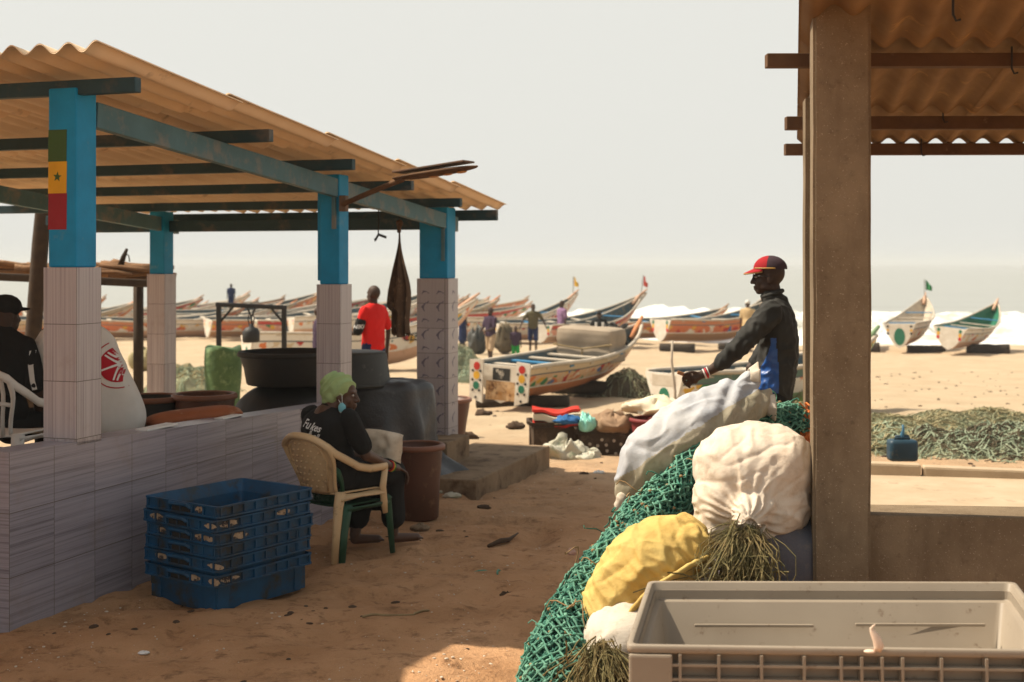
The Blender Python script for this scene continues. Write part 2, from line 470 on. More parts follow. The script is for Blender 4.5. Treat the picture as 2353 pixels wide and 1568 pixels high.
# breaking surf: rolled white crests with broken fronts
def crest(y0, x0, x1, hgt, wid, seed, dx=.35):
    m = MB()
    n = int((x1-x0)/dx)
    def fn(u, v):
        x = lerp(x0, x1, u)
        e = sm(u, 0, .07)*(1-sm(u, .93, 1))
        hh = hgt*e*(.80+.16*nz(x*.07, seed)+.10*nz(x*.6, seed+4))
        yy = y0+2.2*nz(x*.05, seed+9)
        c = v*2-1
        prof = math.exp(-(c*1.9)**2)
        z = SEA-.10+hh*prof+.12*hgt*e*nz(x*1.0, c*3, seed)+.09*hgt*e*nz(x*3, c*7, seed+1)
        return V((x, yy+c*wid/2+.5*nz(x*.8, c*2, seed+2)*e, z))
    m.grid(fn, n, 26)
    return m
for (y0, x0, x1, h, wd, sd_) in ((66, 2.0, 22, 1.75, 10, 1), (67.5, 16, 40, 1.45, 10, 2), (61.5, -3, 44, .55, 7, 3), (78, -6, 22, .95, 6, 5), (59.5, 12, 44, .35, 5, 6)):
    o = struct(crest(y0, x0, x1, h, wd, sd_).build('surf', M_foam, smooth=True)); tag(o, 'white foam of a wave breaking near the beach', 'surf', 'breaking waves')
m = crest(72, 25, 60, .75, 5, 8); o = struct(m.build('swell', M_green, smooth=True)); tag(o, 'smooth green swell rising beyond the boats at right', 'wave')

# ---------- left pavilion ----------
TH = math.radians(18.3)
A = V((math.cos(TH), -math.sin(TH), 0)); B = V((math.sin(TH), math.cos(TH), 0)); Z = V((0, 0, 1))
W0 = V((-2.64, 6.72, 0))
RB = Matrix((A, B, Z)).transposed()
def P(s, a, z): return W0+B*s+A*a+Z*z
wt = lambda s: 1.006-.038*s           # wall top
fl = lambda s: .47-.036*s             # raised floor inside
rz_ = lambda s: 3.065-.079*(s-.7)     # underside of the sheets
pav = thing('fish_pavilion', 'open beach pavilion with blue posts, tiled low wall and corrugated roof at left', 'pavilion', P(0, 0, 0))
# low wall as one L: long side along B, short end along -A
def quad_uv(mb, a, b, c, d, mi=0, u0=0.0):
    "a,b bottom, c,d top; uv in metres"
    a, b, c, d = map(V, (a, b, c, d)); L = (b-a).length
    mb.add([a, b, c, d], [(0, 1, 2, 3)], mi, [[(u0, a.z), (u0+L, b.z), (u0+L, c.z), (u0, d.z)]])
wl = MB(); E = 4.0; T = .20; zb = -.35
n = 10
for i in range(n):
    s0, s1 = E*i/n, E*(i+1)/n
    quad_uv(wl, P(s0, 0, zb), P(s1, 0, zb), P(s1, 0, wt(s1)), P(s0, 0, wt(s0)), u0=s0)
    quad_uv(wl, P(s1, -T, zb), P(s0, -T, zb), P(s0, -T, wt(s0)), P(s1, -T, wt(s1)), u0=s0)
    wl.add([P(s0, 0, wt(s0)), P(s1, 0, wt(s1)), P(s1, -T, wt(s1)), P(s0, -T, wt(s0))], [(0, 1, 2, 3)], 0, [[(s0, .02), (s1, .02), (s1, .22), (s0, .22)]])
quad_uv(wl, P(0, -3, zb), P(0, 0, zb), P(0, 0, wt(0)), P(0, -3, wt(0)), u0=.1)
quad_uv(wl, P(T, -T, zb), P(T, -3, zb), P(T, -3, wt(T)), P(T, -T, wt(T)), u0=.1)
wl.add([P(0, -3, wt(0)), P(0, -T, wt(0)), P(T, -T, wt(T)), P(T, -3, wt(T))], [(0, 1, 2, 3)], 0, [[(0, .02), (2.8, .02), (2.8, .22), (0, .22)]])
quad_uv(wl, P(E, 0, zb), P(E, -T, zb), P(E, -T, wt(E)), P(E, 0, wt(E)))
wl.build('low_wall', M_walltile, pav)
fm_ = MB()
fm_.add([P(s_, a_, z_) for s_, a_, z_ in ((.1, -.1, fl(.1)), (6.9, -.1, fl(6.9)), (6.9, -4.4, fl(6.9)), (.1, -4.4, fl(.1)), (.1, -.1, -.6), (6.9, -.1, -.6), (6.9, -4.4, -.6), (.1, -4.4, -.6))],
        [(0, 1, 2, 3), (0, 4, 5, 1), (1, 5, 6, 2), (2, 6, 7, 3), (3, 7, 4, 0)])
fm_.build('raised_floor', M_slab, pav)
# step slab beside the open bay and its upper block
st = MB()
st.box(P(6.35, .30, -.12), (.85, 2.3, .36), RB, bev=.015)
st.box(P(6.2, -.02, .16), (.40, .62, .24), RB, bev=.012)
st.build('step_slab', pm('dirty_step', (.27, .195, .125), (.17, .115, .07), 3, .95, .1, .6, 40, .008, (.09, .06, .04), 5, .52, .68), pav)
def column(s, a, w_, tile_mat_, ztile, ztop, zbot, dolph=False, d_=None, wing=0.0):
    "tiled foot and blue painted shaft; near right corner at (s,a)"
    d_ = d_ or w_
    m = MB()
    c = [(s, a-w_), (s, a), (s+d_, a), (s+d_, a-w_)]
    for k in range(4):
        (s0, a0), (s1, a1) = c[k], c[(k+1) % 4]
        quad_uv(m, P(s0, a0, zbot), P(s1, a1, zbot), P(s1, a1, ztile), P(s0, a0, ztile))
    for f in range(len(m.uv)):
        m.uv[f] = [(u_*.245/(w_+.001)+.0045 if True else u_, v_-ztile+3.25) for u_, v_ in m.uv[f]]
    m.add([P(s_, a_, ztile) for s_, a_ in c], [(0, 1, 2, 3)], 0, [[(.1, .1)]*4])
    if dolph:
        r_ = random.Random(3)
        k = 0; z = ztile-.14
        while z > zbot+.15:
            for fc in (0, 1):
                for h in ((.25, .72) if w_ > .3 and fc == 0 else (.5,)):
                    fl_ = k % 2; sz = .064 if k % 2 else .045
                    N_ = 11; up_, dn_ = [], []
                    for q_ in range(N_+1):
                        t_ = q_/N_; a_ = lerp(-1.05, 1.05, t_); th_ = .20*math.sin(PI*min(1, t_*.9+.06))**.7
                        if 4 <= q_ <= 5: up_.append((math.sin(a_)*(1+th_+.22), math.cos(a_)*(1+th_+.22)-.8))
                        else: up_.append((math.sin(a_)*(1+th_), math.cos(a_)*(1+th_)-.8))
                        dn_.append((math.sin(a_)*(1-th_*.6), math.cos(a_)*(1-th_*.6)-.8))
                    tl = [(1.12, -.22), (1.28, -.62), (.98, -.42), (.70, -.58)]
                    pts = up_+tl+dn_[::-1]
                    ang = 1.25 if k % 2 else .25
                    pts = [(px*math.cos(ang)-py*math.sin(ang), px*math.sin(ang)+py*math.cos(ang)) for px, py in pts]
                    pts = [(p*sz*.85, q*sz*.85) for p, q in pts][::-1]
                    if fc == 0: m.prism(pts, P(s-.0005, a-w_+w_*h, z), A, Z, .0012, 1)
                    else: m.prism(pts, P(s+d_*h, a+.0005, z), B, Z, .0012, 1)
            z -= .14; k += 1
    m.build('column_foot', [tile_mat_, M_dolph], pav)
    b = MB(); i = .018
    cx_ = (s+d_/2, a-w_/2)
    b.box(P(cx_[0], cx_[1], (ztile+ztop)/2-.0), (w_-2*i, d_-2*i, ztop-ztile), RB, bev=.012)
    if wing: b.box(P(s+d_/2+.02, a-w_-wing/2+i-.002, (ztile+.03+ztop)/2), (wing, d_*.7, ztop-ztile-.03), RB, bev=.006)
    return b.build('column_shaft', M_blue, pav)
c1 = column(.557, 0, .225, M_coltile, 1.975, 3.0, .965)
column(3.94, 0, .215, M_coltile, 1.825, 2.73, .75, wing=.035)
column(6.385, 0, .34, M_doltile, 1.845, 2.56, .0, dolph=True, d_=.27)
column(6.385, -3.28, .22, M_coltile, 1.88, 2.56, .2)
# flag painted on the first shaft
fx = MB(); fo = P(.557+.018, -.225+.018, 0)
def fpatch(mi, z0, z1): fx.prism([(0.0, z0), (.125, z0), (.128, z1), (.003, z1)], fo-B*.0007, A, Z, .0015, mi)
zz = lambda py: CH+(HY-py)/F*7.32
fpatch(0, zz(372), zz(299)); fpatch(1, zz(445), zz(372)); fpatch(2, zz(528), zz(445))
star = [(.064+r*math.sin(PI*k/5+.1), zz(407)+r*math.cos(PI*k/5+.1)) for k in range(10) for r in ((.030 if k % 2 == 0 else .0125),)]
fx.prism(star[::-1], fo-B*.0022, A, Z, .0015, 3)
fx.build('painted_flag', [M_fgreen, M_fyel, M_fred, M_fgreen], pav)
# purlins along A, rafters along B
def purlin(s, a0, a1, drop=0.0, h=.085, w_=.06):
    m = MB(); z = rz_(s)-h/2-.027-drop
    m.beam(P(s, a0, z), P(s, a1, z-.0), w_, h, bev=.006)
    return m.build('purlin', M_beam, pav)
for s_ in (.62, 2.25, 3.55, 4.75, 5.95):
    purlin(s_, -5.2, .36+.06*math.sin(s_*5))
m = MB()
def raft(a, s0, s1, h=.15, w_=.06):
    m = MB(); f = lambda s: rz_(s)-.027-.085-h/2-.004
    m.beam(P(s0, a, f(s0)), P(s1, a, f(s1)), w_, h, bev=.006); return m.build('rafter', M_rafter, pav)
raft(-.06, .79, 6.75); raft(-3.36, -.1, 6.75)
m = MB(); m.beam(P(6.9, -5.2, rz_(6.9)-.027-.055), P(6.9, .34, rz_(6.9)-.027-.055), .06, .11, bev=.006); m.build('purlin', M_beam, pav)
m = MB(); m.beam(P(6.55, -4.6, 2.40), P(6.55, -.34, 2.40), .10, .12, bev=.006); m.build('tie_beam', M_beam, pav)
# tie straps that hang down the posts
for s_, z0, z1 in ((3.94, 2.28, 2.6), (6.385, 2.02, 2.5)):
    m = MB(); m.box(P(s_+.006, -.06, (z0+z1)/2), (.035, .02, z1-z0), RB, bev=.003); m.build('post_strap', M_rafter, pav)
# corrugated sheets, overlapping rows that step down the slope
def sheet(s0, s1, a0, a1, z0f, pitch=.177, amp=.027, lift=0.0, O=P, thick=.007, seed=0, nper=12):
    m = MB()
    nu = int((a1-a0)/pitch*nper)
    for side in (0, 1):
        def fn(u, v):
            a = lerp(a0, a1, u); s = lerp(s0, s1, v)
            s += (.02*nz(a*2.2, seed) if v in (0, 1) else 0)
            zz_ = z0f(s)+lift*(1-v)+amp*math.cos(2*PI*a/pitch)+amp+.006*nz(a*.8, s*.8, seed)
            return O(s, a, zz_+(thick if side else 0))
        b = len(m.v); m.grid(fn, nu, 10)
        if side == 0:
            k = len(m.f)
        else:
            for f in range(k): m.f[f] = m.f[f][::-1]
    N = nu*10
    for i in range(nu-1):
        m.f.append([i+1, i, N+i, N+i+1]); e = 9*nu
        m.f.append([e+i, e+i+1, N+e+i+1, N+e+i]); m.mi += [0, 0]; m.uv += [None, None]
    for j in range(9):
        m.f.append([j*nu, (j+1)*nu, N+(j+1)*nu, N+j*nu]); e = nu-1
        m.f.append([(j+1)*nu+e, j*nu+e, N+j*nu+e, N+(j+1)*nu+e]); m.mi += [0, 0]; m.uv += [None, None]
    return m
rows = [(.24, 1.75), (1.60, 3.15), (3.0, 4.45), (4.3, 5.75), (5.6, 7.12)]
for k, (s0, s1) in enumerate(rows):
    am = .0
    for j in range(5):
        a1 = .37-j*1.062; a0 = a1-1.11
        sheet(s0, s1, a0, a1, lambda s, j=j: rz_(s)+.018*(j % 2), lift=.030, seed=k*7+j).build('roof_sheet', M_sheet, pav, smooth=True)

# unseen canopy added to shade the near dirt, over the viewer's left shoulder
can = thing('shade_canopy', 'unseen corrugated canopy on timber posts, added to shade the dirt at lower left', 'canopy', (-4, 3, 0))
sheet(-6.5, .28, -5.2, -.30, lambda s: 3.55-.0*s, lift=0).build('roof_sheet', M_sheet, can, smooth=True)
for s_, a_ in ((-6.2, -1.6), (-6.2, -4.8), (-2.6, -2.6), (-2.6, -4.8)):
    m = MB(); m.beam(P(s_, a_, -.1), P(s_, a_, 3.56), .12, .12, up=(1, 0, 0)); m.build('post', M_timber, can)

# ---------- right pavilion ----------
rp = thing('concrete_pavilion', 'bare concrete pavilion with brown corrugated roof and low wall at right', 'pavilion', (1.46, 5.8, 0))
RD = V((.2205, 1, 0))
def R(s, a, z): return V((RD.x*s+a, s, z))       # s depth, a to the right of the gable line
def cpost(x, y, w_, d_, z0, z1, rnd=.012, seed=0, at_=(0, 0)):
    bm = bmesh.new(); bmesh.ops.create_cube(bm, size=1)
    for v in bm.verts: v.co = V((x+v.co.x*w_, y+v.co.y*d_, (z0+z1)/2+v.co.z*(z1-z0)))
    bmesh.ops.bevel(bm, geom=bm.edges[:], offset=rnd, segments=2, affect='EDGES')
    bmesh.ops.subdivide_edges(bm, edges=[e for e in bm.edges if abs(e.verts[0].co.z-e.verts[1].co.z) > .5], cuts=60)
    for v in bm.verts:
        v.co.x += .004*nz(v.co.z*3+seed, v.co.y*9, 1); v.co.y += .004*nz(v.co.z*3+seed, v.co.x*9, 5)
    bm.verts.index_update(); m = MB(); m.add([v.co.copy() for v in bm.verts], [[v.index for v in f.verts] for f in bm.faces], M=Matrix.Translation(V((at_[0], at_[1], 0))) @ Matrix.Rotation(-math.radians(8.5), 4, 'Z')); bm.free()
    return m
cpost(0, 0, .252, .19, -.2, 3.5, seed=1, at_=(1.486, 5.80)).build('column', M_concrete, rp)
cpost(0, 0, .25, .25, -.2, 3.0, rnd=.03, seed=5, at_=(1.862, 7.60)).build('column', M_concrete, rp)
m = MB()
a0, a1 = V((1.59, 5.93, 0)), V((4.2, 5.72, 0))
m.beam(a0+Z*.33, a1+Z*.33, .27, 1.06, bev=.012); m.build('low_wall', M_concrete, rp)
m = MB(); fz = .12
m.add([(1.6, 6.05, fz), (3.9, 5.9, fz), (5.5, 11.2, fz), (2.7, 11.45, fz), (1.6, 6.05, -.5), (3.9, 5.9, -.5), (5.5, 11.2, -.5), (2.7, 11.45, -.5)], [(0, 1, 2, 3), (0, 4, 5, 1), (1, 5, 6, 2), (2, 6, 7, 3), (3, 7, 4, 0)])
m.build('floor_slab', M_slab, rp)
m = MB(); m.beam((2.62, 11.52, .10), (3.62, 11.36, .085), .14, .27, bev=.02); m.beam((3.64, 11.36, .075), (5.6, 11.0, .05), .14, .26, bev=.02); m.build('kerb', M_slab, rp)
# purlins and sheets
zr = lambda s: 3.06-.053*(s-6.3)
for s_, px0, w_, h_ in ((6.42, 1760, .07, .068), (8.3, 1805, .075, .085), (9.5, 1803, .07, .085)):
    x0 = (px0-CX)/F*s_
    m = MB(); z = zr(s_)-h_/2-.006
    m.beam((x0, s_, z), (x0+3.6, s_+.02, z+.01), w_, h_, bev=.005); m.build('purlin', M_timber, rp)
for s_, px0 in ((4.2, 1760),):
    m = MB(); z = zr(s_)-.05; m.beam((.9, s_, z), (4.4, s_, z), .07, .085, bev=.005); m.build('purlin', M_timber, rp)
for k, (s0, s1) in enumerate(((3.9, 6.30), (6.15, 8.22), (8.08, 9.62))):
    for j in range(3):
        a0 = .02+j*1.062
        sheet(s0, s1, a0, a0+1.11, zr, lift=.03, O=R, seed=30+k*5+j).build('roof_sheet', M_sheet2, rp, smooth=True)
# hook bolts
for px, py, Y in ((2325, 135, 6.37), (2167, 255, 8.25), (2117, 335, 9.45), (2190, 4, 5.0)):
    p = at(px, py, Y); m = MB()
    m.tube([p+Z*.06, p, p-Z*.05, p-Z*.075+V((.012, 0, 0)), p-Z*.07+V((.03, 0, 0))], .005, 6); m.build('hook_bolt', M_black, rp)

# ---------- people ----------
M_skin = pm('dark_skin', (.040, .022, .015), (.055, .031, .02), 8, .62, .28, .15, 120, .001)
M_skin2 = pm('brown_skin', (.085, .042, .026), (.07, .034, .02), 8, .5, .4, .15, 120, .001)
M_hair = pm('black_hair', (.008, .007, .007), None, 30, .8, .2, .5, 200, .003)
M_eye = pm('eye_white', (.55, .5, .45), None, 10, .3, .5, 0)
M_shades = pm('spectacle_frame', (.02, .02, .02), None, 10, .3, .5, 0)
def cloth(name, c, c2=None, rough=.85, sc=5, spec=.2): return pm(name, c, c2 or tuple(x*.8 for x in c), sc, rough, spec, .35, 160, .002)
M_jacket = cloth('black_jacket', (.020, .020, .018), (.034, .033, .029), .82, 6, .25)
M_jblue = cloth('blue_panel', (.008, .075, .30), (.008, .06, .24), .38, 6, .5)
M_tee = cloth('black_cotton', (.010, .010, .010), (.016, .015, .014), .9)
M_white = cloth('white_cotton', (.62, .60, .56), (.54, .52, .48), .9)
M_whiteprint = cloth('white_print', (.70, .70, .68))
M_redprint = cloth('red_print', (.38, .012, .025), (.33, .012, .02))
M_red = cloth('red_cotton', (.62, .014, .012), (.52, .012, .01))
M_wrap = cloth('green_wrap', (.34, .45, .21), (.27, .38, .17), .9)
M_capred = cloth('cap_red', (.36, .012, .018), (.25, .01, .014))
M_capdark = cloth('cap_dark', (.055, .032, .040), (.035, .022, .028))
M_gold = pm('gold_braid', (.42, .24, .05), None, 60, .5, .5, .4)
M_mask = cloth('mask_blue', (.20, .50, .58))
M_maskw = cloth('mask_white', (.7, .72, .7))
M_band_r = pm('band_red', (.55, .02, .03), None, 9, .5); M_band_w = pm('band_white', (.75, .7, .65), None, 9, .5)
M_band_g = pm('band_green', (.02, .22, .06), None, 9, .5); M_band_y = pm('band_yellow', (.65, .45, .03), None, 9, .5)
M_chip = pm('brown_chip', (.38, .17, .06), (.28, .12, .05), 30, .8)

def frame(f, u=(0, 0, 1)):
    f = V(f).normalized(); l = V(u).cross(f).normalized(); u = f.cross(l)
    return f, l, u, Matrix((f, l, u)).transposed()
def head(mb, c, f, u=(0, 0, 1), s=1.0, fine=True):
    f, l, u, M = frame(f, u); c = V(c); q = lambda a, b, d: c+(f*a+l*b+u*d)*s
    r = lambda *x: tuple(k*s for k in x)
    mb.ell(q(-.012, 0, .022), r(.100, .077, .098), M, 16, 12)
    mb.ell(q(.032, 0, -.045), r(.060, .060, .082), M, 14, 10)
    mb.ell(q(.062, 0, -.108), r(.027, .030, .022), M)
    for e in (-1, 1):
        mb.ell(q(.010, e*.048, -.075), r(.045, .018, .030), M)
        mb.ell(q(-.008, e*.078, -.025), r(.019, .010, .032), M)
        if fine:
            mb.ell(q(.076, e*.029, .016), r(.017, .024, .011), M)
            mb.ell(q(.056, e*.038, -.045), r(.024, .022, .024), M)
            mb.ell(q(.100, e*.013, -.050), r(.012, .011, .010), M)
    if fine:
        chain(mb, [q(.088, 0, .005), q(.112, 0, -.046)], [.011*s, .014*s])
        mb.ell(q(.090, 0, -.077), r(.015, .025, .009), M)
        mb.ell(q(.087, 0, -.093), r(.014, .023, .009), M)
def eyes(c, f, par, s=1.0, u=(0, 0, 1)):
    f, l, u, M = frame(f, u)
    for e in (-1, 1):
        m = MB(); m.ell(V(c)+(f*.084+l*e*.030-u*.008)*s, (.010*s, .013*s, .0075*s), M)
        m.ell(V(c)+(f*.0885+l*e*.030-u*.008)*s, (.008*s, .007*s, .0065*s), M, mi=1)
        m.build('eye', [M_eye, M_hair], par, True)
def wr(scale=14, amp=.006, ax=(1, 1, 1), seed=0):
    "cloth wrinkles: ridged noise"
    def d(p):
        q = V((p.x*ax[0], p.y*ax[1], p.z*ax[2]))*scale
        n = noise.noise(q+V((seed, 0, 0))); n2 = noise.noise(q*2.3+V((0, seed, 0)))
        return amp*((1-abs(n)*2)+.4*n2)
    return d

# man in black jacket behind the sacks
f, l, u, MM = frame((-.97, .24, 0))
q = lambda px, py, dl=0.0: at(px, py, 8.6)+l*dl
man = thing('person', 'man in red and black cap and black jacket with blue side reaching out his arm', 'person', at(1782, 1000, 8.6).xy.to_3d()+V((0, 0, gz(1.78, 8.6))))
gm = gz(1.78, 8.6)
b = MB(); hc = q(1766, 634)
head(b, hc, f, s=.98)
chain(b, [q(1773, 655), q(1782, 700)], [.054, .062])
b.ell(q(1783, 760), (.10, .15, .20), MM); b.ell(q(1776, 870), (.10, .14, .18), MM)
for e in (-1, 1):
    hip = q(1775, 915, e*.09); kn = V((hip.x-.03, hip.y, gm+.50)); an = V((hip.x+.02, hip.y, gm+.085))
    chain(b, [hip, kn, an], [.085, .058, .042], .4); chain(b, [an-u*.04, an+f*.15-u*.05], [.04, .03])
chain(b, [q(1772, 712, .18), q(1700, 795, .21), q(1660, 832, .19)], [.05, .043, .041])
chain(b, [q(1660, 832, .19), q(1628, 853, .16)], [.039, .026], .25)
chain(b, [q(1628, 853, .16), q(1603, 863, .155)], [.026, .030], .25)
chain(b, [q(1603, 858, .155), q(1603, 872, .150)], [.020, .019], .25)
chain(b, [q(1785, 712, -.18), q(1757, 805, -.2), q(1722, 850, -.12)], [.05, .043, .034])
ph = .0092
for pts in ([(1597, 856, .15), (1584, 857, .16), (1576, 862, .155), (1574, 867, .145)],
            [(1596, 861, .147), (1582, 865, .155), (1575, 871, .145), (1577, 876, .135)],
            [(1597, 867, .145), (1586, 873, .148), (1580, 879, .137), (1583, 883, .127)],
            [(1599, 873, .142), (1591, 880, .142), (1588, 885, .132), (1590, 887, .125)],
            [(1610, 853, .170), (1596, 850, .180), (1584, 853, .172), (1576, 857, .165)]):
    chain(b, [q(*p) for p in pts], [ph*1.12, ph*1.05, ph, ph*.85], .35)
fuse(b, 'b', .0055, 7).build('body', M_skin, man, True)
eyes(hc, f, man, .98)
j = MB()
trunk(j, [(q(x_, y_), a_, b_) for x_, y_, a_, b_ in ((1781, 686, .055, .07), (1782, 702, .085, .15), (1784, 728, .112, .195), (1788, 765, .124, .19), (1789, 805, .126, .178), (1783, 850, .130, .172), (1775, 890, .134, .172), (1769, 928, .13, .166), (1766, 945, .10, .14))], MM)
chain(j, [q(1770, 714, .18), q(1788, 714, -.18)], [.066, .066]); chain(j, [q(1773, 684), q(1785, 705)], [.066, .085], .3)
chain(j, [q(1774, 718, .185), q(1702, 793, .215), q(1663, 830, .19)], [.075, .064, .050], .25)
chain(j, [q(1787, 718, -.185), q(1759, 805, -.2), q(1735, 840, -.14)], [.075, .06, .05], .3)
jm = fuse(j, 'j', .008, 4, disp=wr(15, .012, (1, 1, .9), 3))
for i, fc in enumerate(jm.f):
    c = sum((V(jm.v[k]) for k in fc), V())/len(fc)
    px = CX+F*c.x/c.y; py = HY+(CH-c.z)/c.y*F
    dl = (c-q(1783, 800)).dot(l)
    wdt = lerp(6, 30, sm(py, 780, 900))
    if dl > .02 and py > 778 and abs(px-lerp(1778, 1757, sm(py, 780, 920))) < wdt*1.05 and (c-q(1702, 793, .215)).length > .17: jm.mi[i] = 1
jm.build('jacket', [M_jacket, M_jblue], man, True)
cl = MB(); cl.tube([q(1773+6*math.cos(a), 0)*0+(q(1775, 680)+(f*math.cos(a)*.064+l*math.sin(a)*.066)+u*(.012-.022*math.cos(a))) for a in [2*PI*k/20 for k in range(20)]], .016, 8, closed=True)
cl.build('collar', M_jacket, man, True)
tr = MB()
for e in (-1, 1):
    hip = q(1775, 915, e*.09); kn = V((hip.x-.03, hip.y, gm+.50)); an = V((hip.x+.02, hip.y, gm+.12)); chain(tr, [hip, kn, an], [.105, .082, .075], .3)
fuse(tr, 't', .012, 3).build('trousers', M_tee, man, True)
cp = MB(); cc = hc+u*.045*.98-f*.012
def capf(uu, vv):
    a = 2*PI*uu; t = lerp(.02, 1.62, vv)
    return cc+(f*math.cos(a)*.112+l*math.sin(a)*.088)*math.sin(t)+u*(.088*math.cos(t)+.012*math.cos(a)*0)+u*.004
cp.grid(capf, 32, 14, closed_u=True)
for i, fc in enumerate(cp.f):
    c = sum((V(cp.v[k]) for k in fc), V())/len(fc)
    if (c-cc).dot(f) < .020-.25*max(0, (c-cc).dot(u)-.05): cp.mi[i] = 1
def brim(uu, vv):
    a = lerp(-1.15, 1.15, uu); rr = lerp(1.0, 1.0+.56*max(0, math.cos(a*1.25)), vv)
    return cc+(f*math.cos(a)*.112*rr+l*math.sin(a)*.088)-u*(.004+.030*vv*math.cos(a))
cap = cp.build('cap', [M_capred, M_capdark], man, True)
bm_ = MB(); bm_.grid(brim, 18, 8); o = bm_.build('cap_brim', M_capred, cap, True)
sd_ = o.modifiers.new('s', 'SOLIDIFY'); sd_.thickness = .006
m = MB(); m.tube([brim(k/16, .97)-u*.001 for k in range(17)], .0055, 6)
m.tube([cc+(f*math.cos(a)*.1135+l*math.sin(a)*.0895)+u*.006 for a in [lerp(.5, 1.9, k/12) for k in range(13)]], .005, 6)
m.build('braid', M_gold, cap, True)
m = MB()
for e in (-1, 1):
    m.tube([hc+f*(.102+.008*math.cos(a)*0)*.98+l*(e*.032+.021*math.cos(a))-u*(.008-.017*math.sin(a)) for a in [2*PI*k/16 for k in range(16)]], .0022, 6, closed=True)
    m.tube([hc+f*.100+l*e*.053-u*.004, hc+f*.05+l*e*.078-u*.002, hc-f*.01+l*e*.083-u*.004], .002, 6)
m.tube([hc+f*.103+l*.011-u*.006, hc+f*.103-l*.011-u*.006], .002, 6); m.build('spectacles', M_shades, man, True)
def ring(c, d, r, th): 
    d = V(d).normalized(); x = d.orthogonal().normalized(); y = d.cross(x); m = MB()
    m.tube([V(c)+x*math.cos(a)*r+y*math.sin(a)*r for a in [2*PI*k/18 for k in range(18)]], th, 6, closed=True); return m
wd = q(1603, 863, .155)-q(1628, 853, .16)
ring(q(1624, 855, .159), wd, .031, .006).build('wristband', M_band_w, man, True)
ring(q(1628.5, 853, .160), wd, .032, .006).build('wristband', M_band_r, man, True)
ring(q(1632.5, 850.5, .162), wd, .033, .004).build('wristband', M_band_w, man, True)
m = MB(); m.box(q(1571, 854, .160), (.052, .018, .024), Matrix.Rotation(.35, 3, 'Y'), bev=.006); o = m.build('wood_chip', M_chip); tag(o, 'small brown piece pinched in the fingers of the man in the red cap', 'wood chip')

# seated woman in a green headwrap
CW = V((-1.2, 8.86, 0)); cf = V((.64, .77, 0)).normalized(); cr = V((cf.y, -cf.x, 0))
def Q(a, b_, z): return CW+cf*a+cr*b_+Z*z
wom = thing('person', 'woman in pale green headwrap and black T-shirt sitting with her back turned', 'person', Q(0, 0, 0))
b = MB(); wf = V((.975, -.20, -.04)); wc = at(789, 904, 8.78); WF, WL, WU, WM = frame(wf)
head(b, wc, wf, s=.97)
chain(b, [wc-WU*.06-WF*.03, Q(-.10, .0, .98)], [.055, .062])
M_c = Matrix((cf, -cr, Z)).transposed()
b.ell(Q(-.12, 0, .80), (.11, .15, .24), M_c); b.ell(Q(-.03, 0, .54), (.17, .18, .13), M_c)
for (hp, kn, an, to) in ((Q(0, .10, .53), Q(.40, .13, .52), Q(.40, .13, .085), Q(.58, .19, .035)), (Q(0, -.10, .53), Q(.36, -.12, .50), Q(.20, -.05, .085), Q(.36, .02, .035))):
    chain(b, [hp, kn, an], [.09, .062, .04], .4); chain(b, [an-Z*.035, to], [.036, .028], .3)
    t2 = (to-an); t2.z = 0; t2.normalize(); sd2 = V((-t2.y, t2.x, 0))
    for k in range(5): chain(b, [to+sd2*(k-2)*.014, to+sd2*(k-2)*.016+t2*(.035-.004*abs(k-1))-Z*.006], [.010, .008], .4)
chain(b, [Q(-.07, .19, .95), Q(.0, .27, .70), Q(.31, .20, .575)], [.05, .042, .028], .3)
chain(b, [Q(.31, .20, .575), Q(.38, .185, .55)], [.028, .032], .3)
for k in range(4):
    o_ = (k-1.5)*.019
    chain(b, [Q(.40, .185+o_, .545), Q(.45, .185+o_*1.1, .515), Q(.468, .183+o_*1.1, .475), Q(.460, .18+o_, .445-.006*abs(k-1))], [.0105, .0095, .009, .0078], .35)
chain(b, [Q(.36, .155, .55), Q(.40, .135, .515), Q(.425, .130, .485)], [.012, .0105, .009], .35)
chain(b, [Q(-.07, -.19, .95), Q(.02, -.26, .70), Q(.28, -.10, .62)], [.05, .042, .028], .3)
chain(b, [Q(.28, -.10, .62), Q(.35, -.07, .62)], [.028, .03], .3)
for k in range(4): chain(b, [Q(.37, -.10+k*.019, .62), Q(.43, -.09+k*.018, .605)], [.010, .008], .35)
fuse(b, 'b', .0055, 4).build('body', M_skin2, wom, True)
eyes(wc, wf, wom, .97)
j = MB()
trunk(j, [(Q(a_, 0, z_), f_, l_) for a_, z_, f_, l_ in ((-.08, 1.035, .052, .058), (-.09, 1.01, .062, .075), (-.10, .98, .085, .13), (-.11, .93, .115, .19), (-.115, .85, .135, .188), (-.105, .75, .142, .18), (-.085, .65, .155, .185), (-.05, .55, .175, .20), (-.03, .48, .17, .19), (-.02, .44, .12, .14))], M_c)
chain(j, [Q(-.08, .19, .94), Q(-.02, .255, .765)], [.072, .066], .25); chain(j, [Q(-.08, -.19, .94), Q(0, -.25, .765)], [.072, .066], .25)
sm_ = fuse(j, 'j', .008, 4, disp=wr(11, .006, (1, 1, .8), 8))
shirt = sm_.build('t_shirt', M_tee, wom, True); tree = bvh(sm_)
pr = MB()
for s_, sz, dx, dz in (('Fu', .085, -.062, .905), ('kes', .070, .035, .887), ('&', .05, -.005, .848), ('all', .05, .05, .830), ('fruity', .055, .0, .790)):
    vs, fs = text2d(s_, sz, .35, .0012)
    an = -.16; vs = [V((p.x*math.cos(an)-p.y*math.sin(an), p.x*math.sin(an)+p.y*math.cos(an), 0)) for p in vs]
    project(pr, vs, fs, Q(-.4, dx+.0, dz), cr, Z, tree, .004)
pr.build('lettering', M_whiteprint, shirt)
sk = MB()
